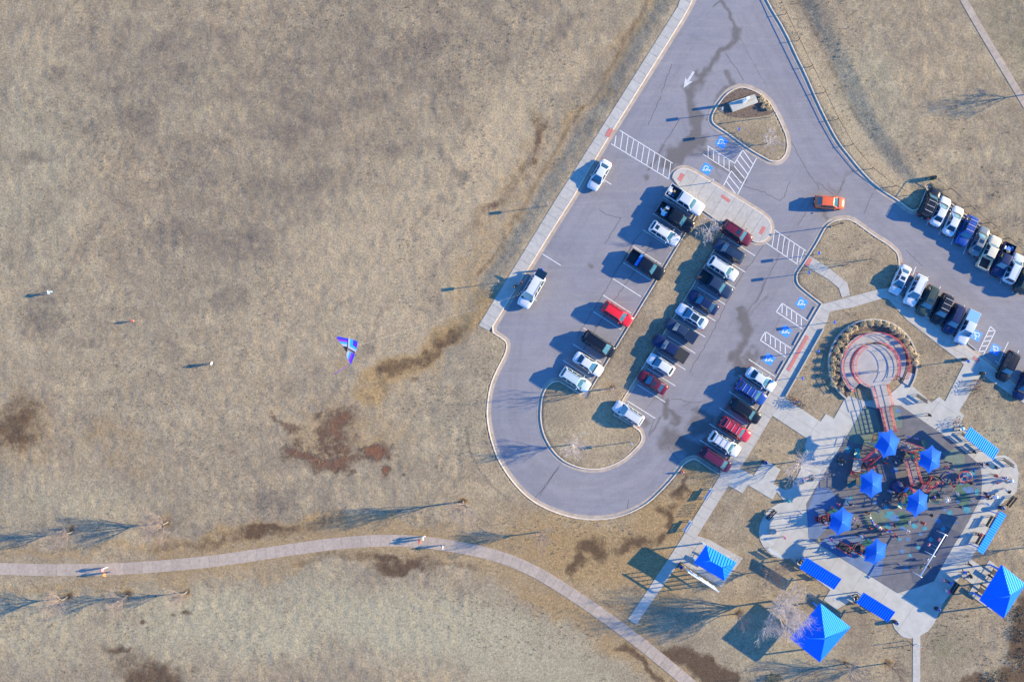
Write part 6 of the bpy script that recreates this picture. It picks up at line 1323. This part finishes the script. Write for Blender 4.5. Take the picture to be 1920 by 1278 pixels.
HAIR = [mat('hair_dark',(.02,.014,.01),.6), mat('hair_brown',(.09,.045,.02),.6), mat('hair_blond',(.38,.26,.12),.6)]
PN = [0]
def person(px, py, top, legs, label, pose='stand', face=None, s=1.0, z=None, h=1.1, xy=None, group='visitors'):
    PN[0] += 1; rs = random.Random(PN[0]); x, y = xy or P(px, py, h*s)
    z = (.155 if inside(np.array(x), np.array(y), PL(RUB)) else max(gz(x, y), .145 if inside(np.array(x), np.array(y), PL(PLAZA)) else -9)) if z is None else z
    o = obj('person', PM[pose], None, None, (x, y, z), R(face if face is not None else rs.uniform(0,360))); o.scale = (s,s,s)
    for i, m in ((1, cl(top)), (2, cl(legs)), (3, HAIR[PN[0]%3]), (4, cl('white' if PN[0]%4 == 0 else 'black'))): o.material_slots[i].link = 'OBJECT'; o.material_slots[i].material = m
    tag(o, 'person '+label, 'person', group)
person(193,1067,'pink','white','in a pink top walking on the trail, upper of the pair','walk',180); person(197,1076,'orange','navy','in an orange top walking on the trail, lower of the pair','walk',180)
person(793,1008,'white','white','in white walking on the trail near its crest, upper of the pair','walk',175); person(787,1014,'red','khaki','in red walking on the trail near its crest, lower of the pair','walk',175); person(830,1024.5,'white','jeans','in a white top at the lower edge of the trail near its crest','walk',170)
person(87,548,'lightblue','lightblue','in light blue standing far left in the field','run',15); person(247,601,'red','khaki','in red, small child alone in the left field','stand',200,.68); person(397,681,'white','navy','in a white top standing in the field, left of the kite','stand',160)
person(1016.4,504.4,'blue','jeans','in a bright blue hat and top behind the tailgate of the long white SUV','reach',240,z=0); person(979,530,'red','jeans','in red on the walk beside the long white SUV','stand',200); person(964.5,538,'black','black','in black on the walk left of the long white SUV','sit',40); person(973.5,550,'olive','black','in dark olive holding the kite string beside the white SUV','reach',195)
person(1644,696,'white','khaki','in white standing on the round ramp landing','stand',200,z=.60)
person(1742,778,'black','black','in black walking across the plaza right of the ramp','walk',20); person(1702.4,818,'blue','white','in blue and white right of the bridge tower','stand',90); person(1718,822,'blue','grey','child in a blue hat above the upper right tower','stand',120,.7); person(1701.5,837,'white','black','in white between the two upper towers','stand',30)
person(1581,864,'black','grey','in black at the left edge of the playground','stand',10); person(1825.5,847,'black','black','in black in front of the upper right shelter','walk',200)
person(1839,870,'navy','navy','in navy at the right edge of the rubber surface','stand',180,1.05); person(1850,870,'black','grey','in black beside the one in navy, right plaza','walk',200); person(1866,876,'black','teal','in black and teal on the right plaza below the upper shelter','walk',190)
person(1867,891.5,'red','black','in red on the right plaza, above the child in red','stand',180); person(1868.6,904.6,'red','grey','child in red on the right plaza','stand',180,.65); person(1886,897,'white','purple','in white and purple at the stroller on the rounded terrace','reach',30)
person(1782,868,'navy','jeans','in navy right of the upper right tower','stand',90); person(1776,875.5,'pink','red','child in pink right of the upper right tower','run',120,.7); person(1786,880,'purple','black','in dark purple right of the upper right tower','stand',260); person(1777.6,885,'blue','blue','child in blue right of the upper right tower','stand',40,.65)
person(1778.5,906.5,'red','green','child in red and green left of the spinner','run',60,.7); person(1773,913,'teal','teal','child in teal left of the red balance rail, upper','stand',50,.6); person(1768,921.5,'teal','green','child in teal left of the red balance rail, lower','stand',50,.6)
person(1806,892,'white','blue','child in white on the red spinner','sit',30,.7,z=.35); person(1812,888,'lightblue','white','child in light blue on the red spinner','sit',200,.7,z=.35)
person(1793.5,925,'white','grey','in white below the spinner','walk',190); person(1751,932,'blue','blue','child in blue on the dark net swing','sit',0,.75,z=.36)
person(1847,925,'navy','navy','in navy on the right plaza, upper of two side by side','walk',170); person(1851,931,'black','red','in black and red on the right plaza, lower of two side by side','walk',170); person(1822.6,939.3,'white','lightblue','child in white at the right edge of the rubber surface','stand',100,.7); person(1851.7,945,'lightblue','lightblue','child in light blue on the right plaza above the right shelter','stand',190,.75)
person(1894,922,'black','white','in black sitting on the lower bench of the rounded terrace','sit',140); person(1839.7,1004,'red','black','in red sitting under the right shelter','sit',150)
person(1678,866,'white','black','child in white below the bridge tower','stand',20,.7); person(1671.5,921.5,'grey','lightblue','in grey beside the rock climber','stand',100); person(1656.4,946,'brown','grey','child in brown below the middle tower','run',170,.7); person(1645,958,'blue','jeans','child in blue at the upper end of the stepping beads','stand',220,.75); person(1626.4,961,'orange','black','in orange at the left end of the stepping beads','reach',300); person(1602,974,'pink','white','child in pink at the right side of the farthest left tower','run',60,.75); person(1584,938,'teal','black','child in teal above the farthest left tower','stand',0,.7); person(1559,951.5,'red','grey','child in red near the upper left of the farthest left tower','run',20,.65)
person(1703.4,979,'white','black','in white and black on the green circle','stand',170); person(1676,983,'black','pink','in black and pink near the green circle','reach',200); person(1667,995,'blue','red','in blue and red at the lower end of the stepping beads','stand',40); person(1700.6,994,'white','lightblue','in white and light blue below the green circle','reach',260)
person(1505,902.5,'blue','green','in bright blue under the twiggy tree','sit',300); person(1508.5,897,'pink','lightblue','in pink under the twiggy tree','stand',270)
person(1540,973,'black','red','in black left of the farthest left tower','reach',20); person(1547,980,'white','grey','in white left of the farthest left tower','stand',10); person(1613,1004,'lightblue','black','in light blue between the two lower left towers','walk',20); person(1620,1002,'pink','white','child in pink between the two lower left towers','stand',80,.7)
person(1557.8,1011.5,'purple','pink','child in purple below the farthest left tower','run',10,.75); person(1533.3,1011.5,'yellow','grey','child in yellow at the left edge of the rubber surface','run',350,.75); person(1560.6,1025.5,'white','lightblue','child in white left of the toddler climber','stand',100,.7); person(1588,1031,'black','white','in black beside the toddler climber','reach',60)
person(1471.4,1007.7,'magenta','pink','child in magenta on the half-round terrace','stand',180,.7); person(1447,964,'pink','grey','child in pink on the dark bench of the half-round terrace','sit',320,.7)
person(1794,980,'white','lightblue','child in white in the dark patch right of the swings','stand',100,.7); person(1739.8,1061,'black','brown','in black beside the swing set','stand',40); person(1684.8,1057.7,'blue','black','child in blue left of the swing set','stand',200,.65)
for k, (t, l, lab) in enumerate([('pink','pink','in pink on the swing, uppermost'),('magenta','white','in magenta on the swing, second from the top'),('white','lightblue','in white on the swing, third from the top'),('green','white','in green on the swing, lowest')]):
    person(0,0,t,l,'child '+lab,'sit',-30,.75,z=.36,xy=SWS[k])
person(1818,1057.7,'black','black','in black right of the swing set on the plaza','walk',30); person(1807.8,1072,'blue','black','in bright blue walking left of the right-edge pavilion','walk',200); person(1770,1087,'pink','pink','child in pink at the tip of the pavilion shade','run',200,.8); person(1784,1094,'blue','black','in blue on the bench in the pavilion shade','sit',150); person(1777.7,1108.5,'magenta','white','in magenta beside the bench in the pavilion shade','stand',180)

for px, py, t, l, lab, po, s_ in [(1660,868,'red','black','in red below the bridge tower','stand',1),(1690,862,'black','navy','in black between the bridge tower and the grey play ramp','walk',1),(1712,880,'navy','jeans','child in navy beside the grey play ramp','run',.7),(1760,895,'black','black','in black right of the green net climber','stand',1),(1766,905,'red','jeans','child in red right of the green net climber','run',.7),
  (1685,935,'red','navy','child in red left of the lower right tower','run',.7),(1664,940,'black','jeans','in black left of the teal spiral slide','stand',1),(1595,945,'navy','black','in navy above the farthest left tower','walk',1),(1570,945,'magenta','navy','child in magenta at the top of the farthest left tower','run',.7),(1608,985,'black','khaki','in black right of the farthest left tower','stand',1),
  (1630,990,'red','black','child in red above the lowest tower','run',.7),(1650,1000,'black','grey','in black right above the lowest tower','stand',1),(1680,1005,'navy','red','in navy right of the lowest tower','walk',1),(1730,980,'red','black','in red below the lower right tower','stand',1),(1745,965,'black','jeans','in black right below the lower right tower','walk',1),(1800,950,'navy','black','in navy near the right edge below the spinner','walk',1),(1788,910,'black','red','child in black beside the balance rail','run',.75),(1820,905,'black','navy','in black right of the spinner','stand',1)]:
    person(px, py, t, l, lab, po, None, s_)
# scattered weeds and tufts in the open grass
rs = np.random.RandomState(5); N = 26000
wx = rs.uniform(GX0+2, GX1-2, N); wy = rs.uniform(GY0+2, GY1-2, N)
dens = vnoise(wx, wy, 7, 31)*.6+vnoise(wx, wy, 2.2, 32)*.5
mudm = MK['mud'][np.clip(((wy-GY0)/CS).astype(int),0,len(gy)-1), np.clip(((wx-GX0)/CS).astype(int),0,len(gx)-1)]
ok = (dens > .60) & (mudm < .3) & ~inside(wx, wy, ASPH_W)
for q in (PLAZA, LW+LK[::-1], RW, RUB): ok &= ~inside(wx, wy, PL(q))
wpx, wpy = wx*PXM+960, 639-wy*PXM
for q, d_ in ((TR_C, 16), ([(1799,-5),(1835,58),(1866,110),(1920,200)], 10), ([(1717,1190),(1717,1290)], 12), (K_ROW5, 26), (E_L[1:8], 10), ([(1507,490),(1590,545),(1667,545)], 24), ([(1635,600),(1560,680),(1640,760),(1710,690),(1635,600)], 26), ([(1300,1030),(1350,1070)], 40)): ok &= seg_dist(wpx, wpy, q) > d_
wx, wy = wx[ok], wy[ok]; vs = []; fs = []
for x, y in zip(wx, wy):
    z = gz(x, y); n = rs.randint(4, 8); r = rs.uniform(.08, .22)
    for k in range(n):
        a = rs.uniform(0, 6.283); t = rs.uniform(.3, 1)*r; b = len(vs); hx, hy = math.cos(a)*t, math.sin(a)*t; sx, sy = -math.sin(a)*.035, math.cos(a)*.035
        vs += [(x-sx+hx*.2, y-sy+hy*.2, z-.01), (x+sx+hx*.2, y+sy+hy*.2, z-.01), (x+hx*1.4, y+hy*1.4, z+rs.uniform(.05, .17))]; fs.append((b, b+1, b+2))
o = obj('field_weeds', MB().add(vs, fs), mat('dry_weeds', (.20,.16,.105), .95, noise=(.8,.45))); tag(o, 'scattered dry tufts in the open grass', 'grass', kind='stuff')
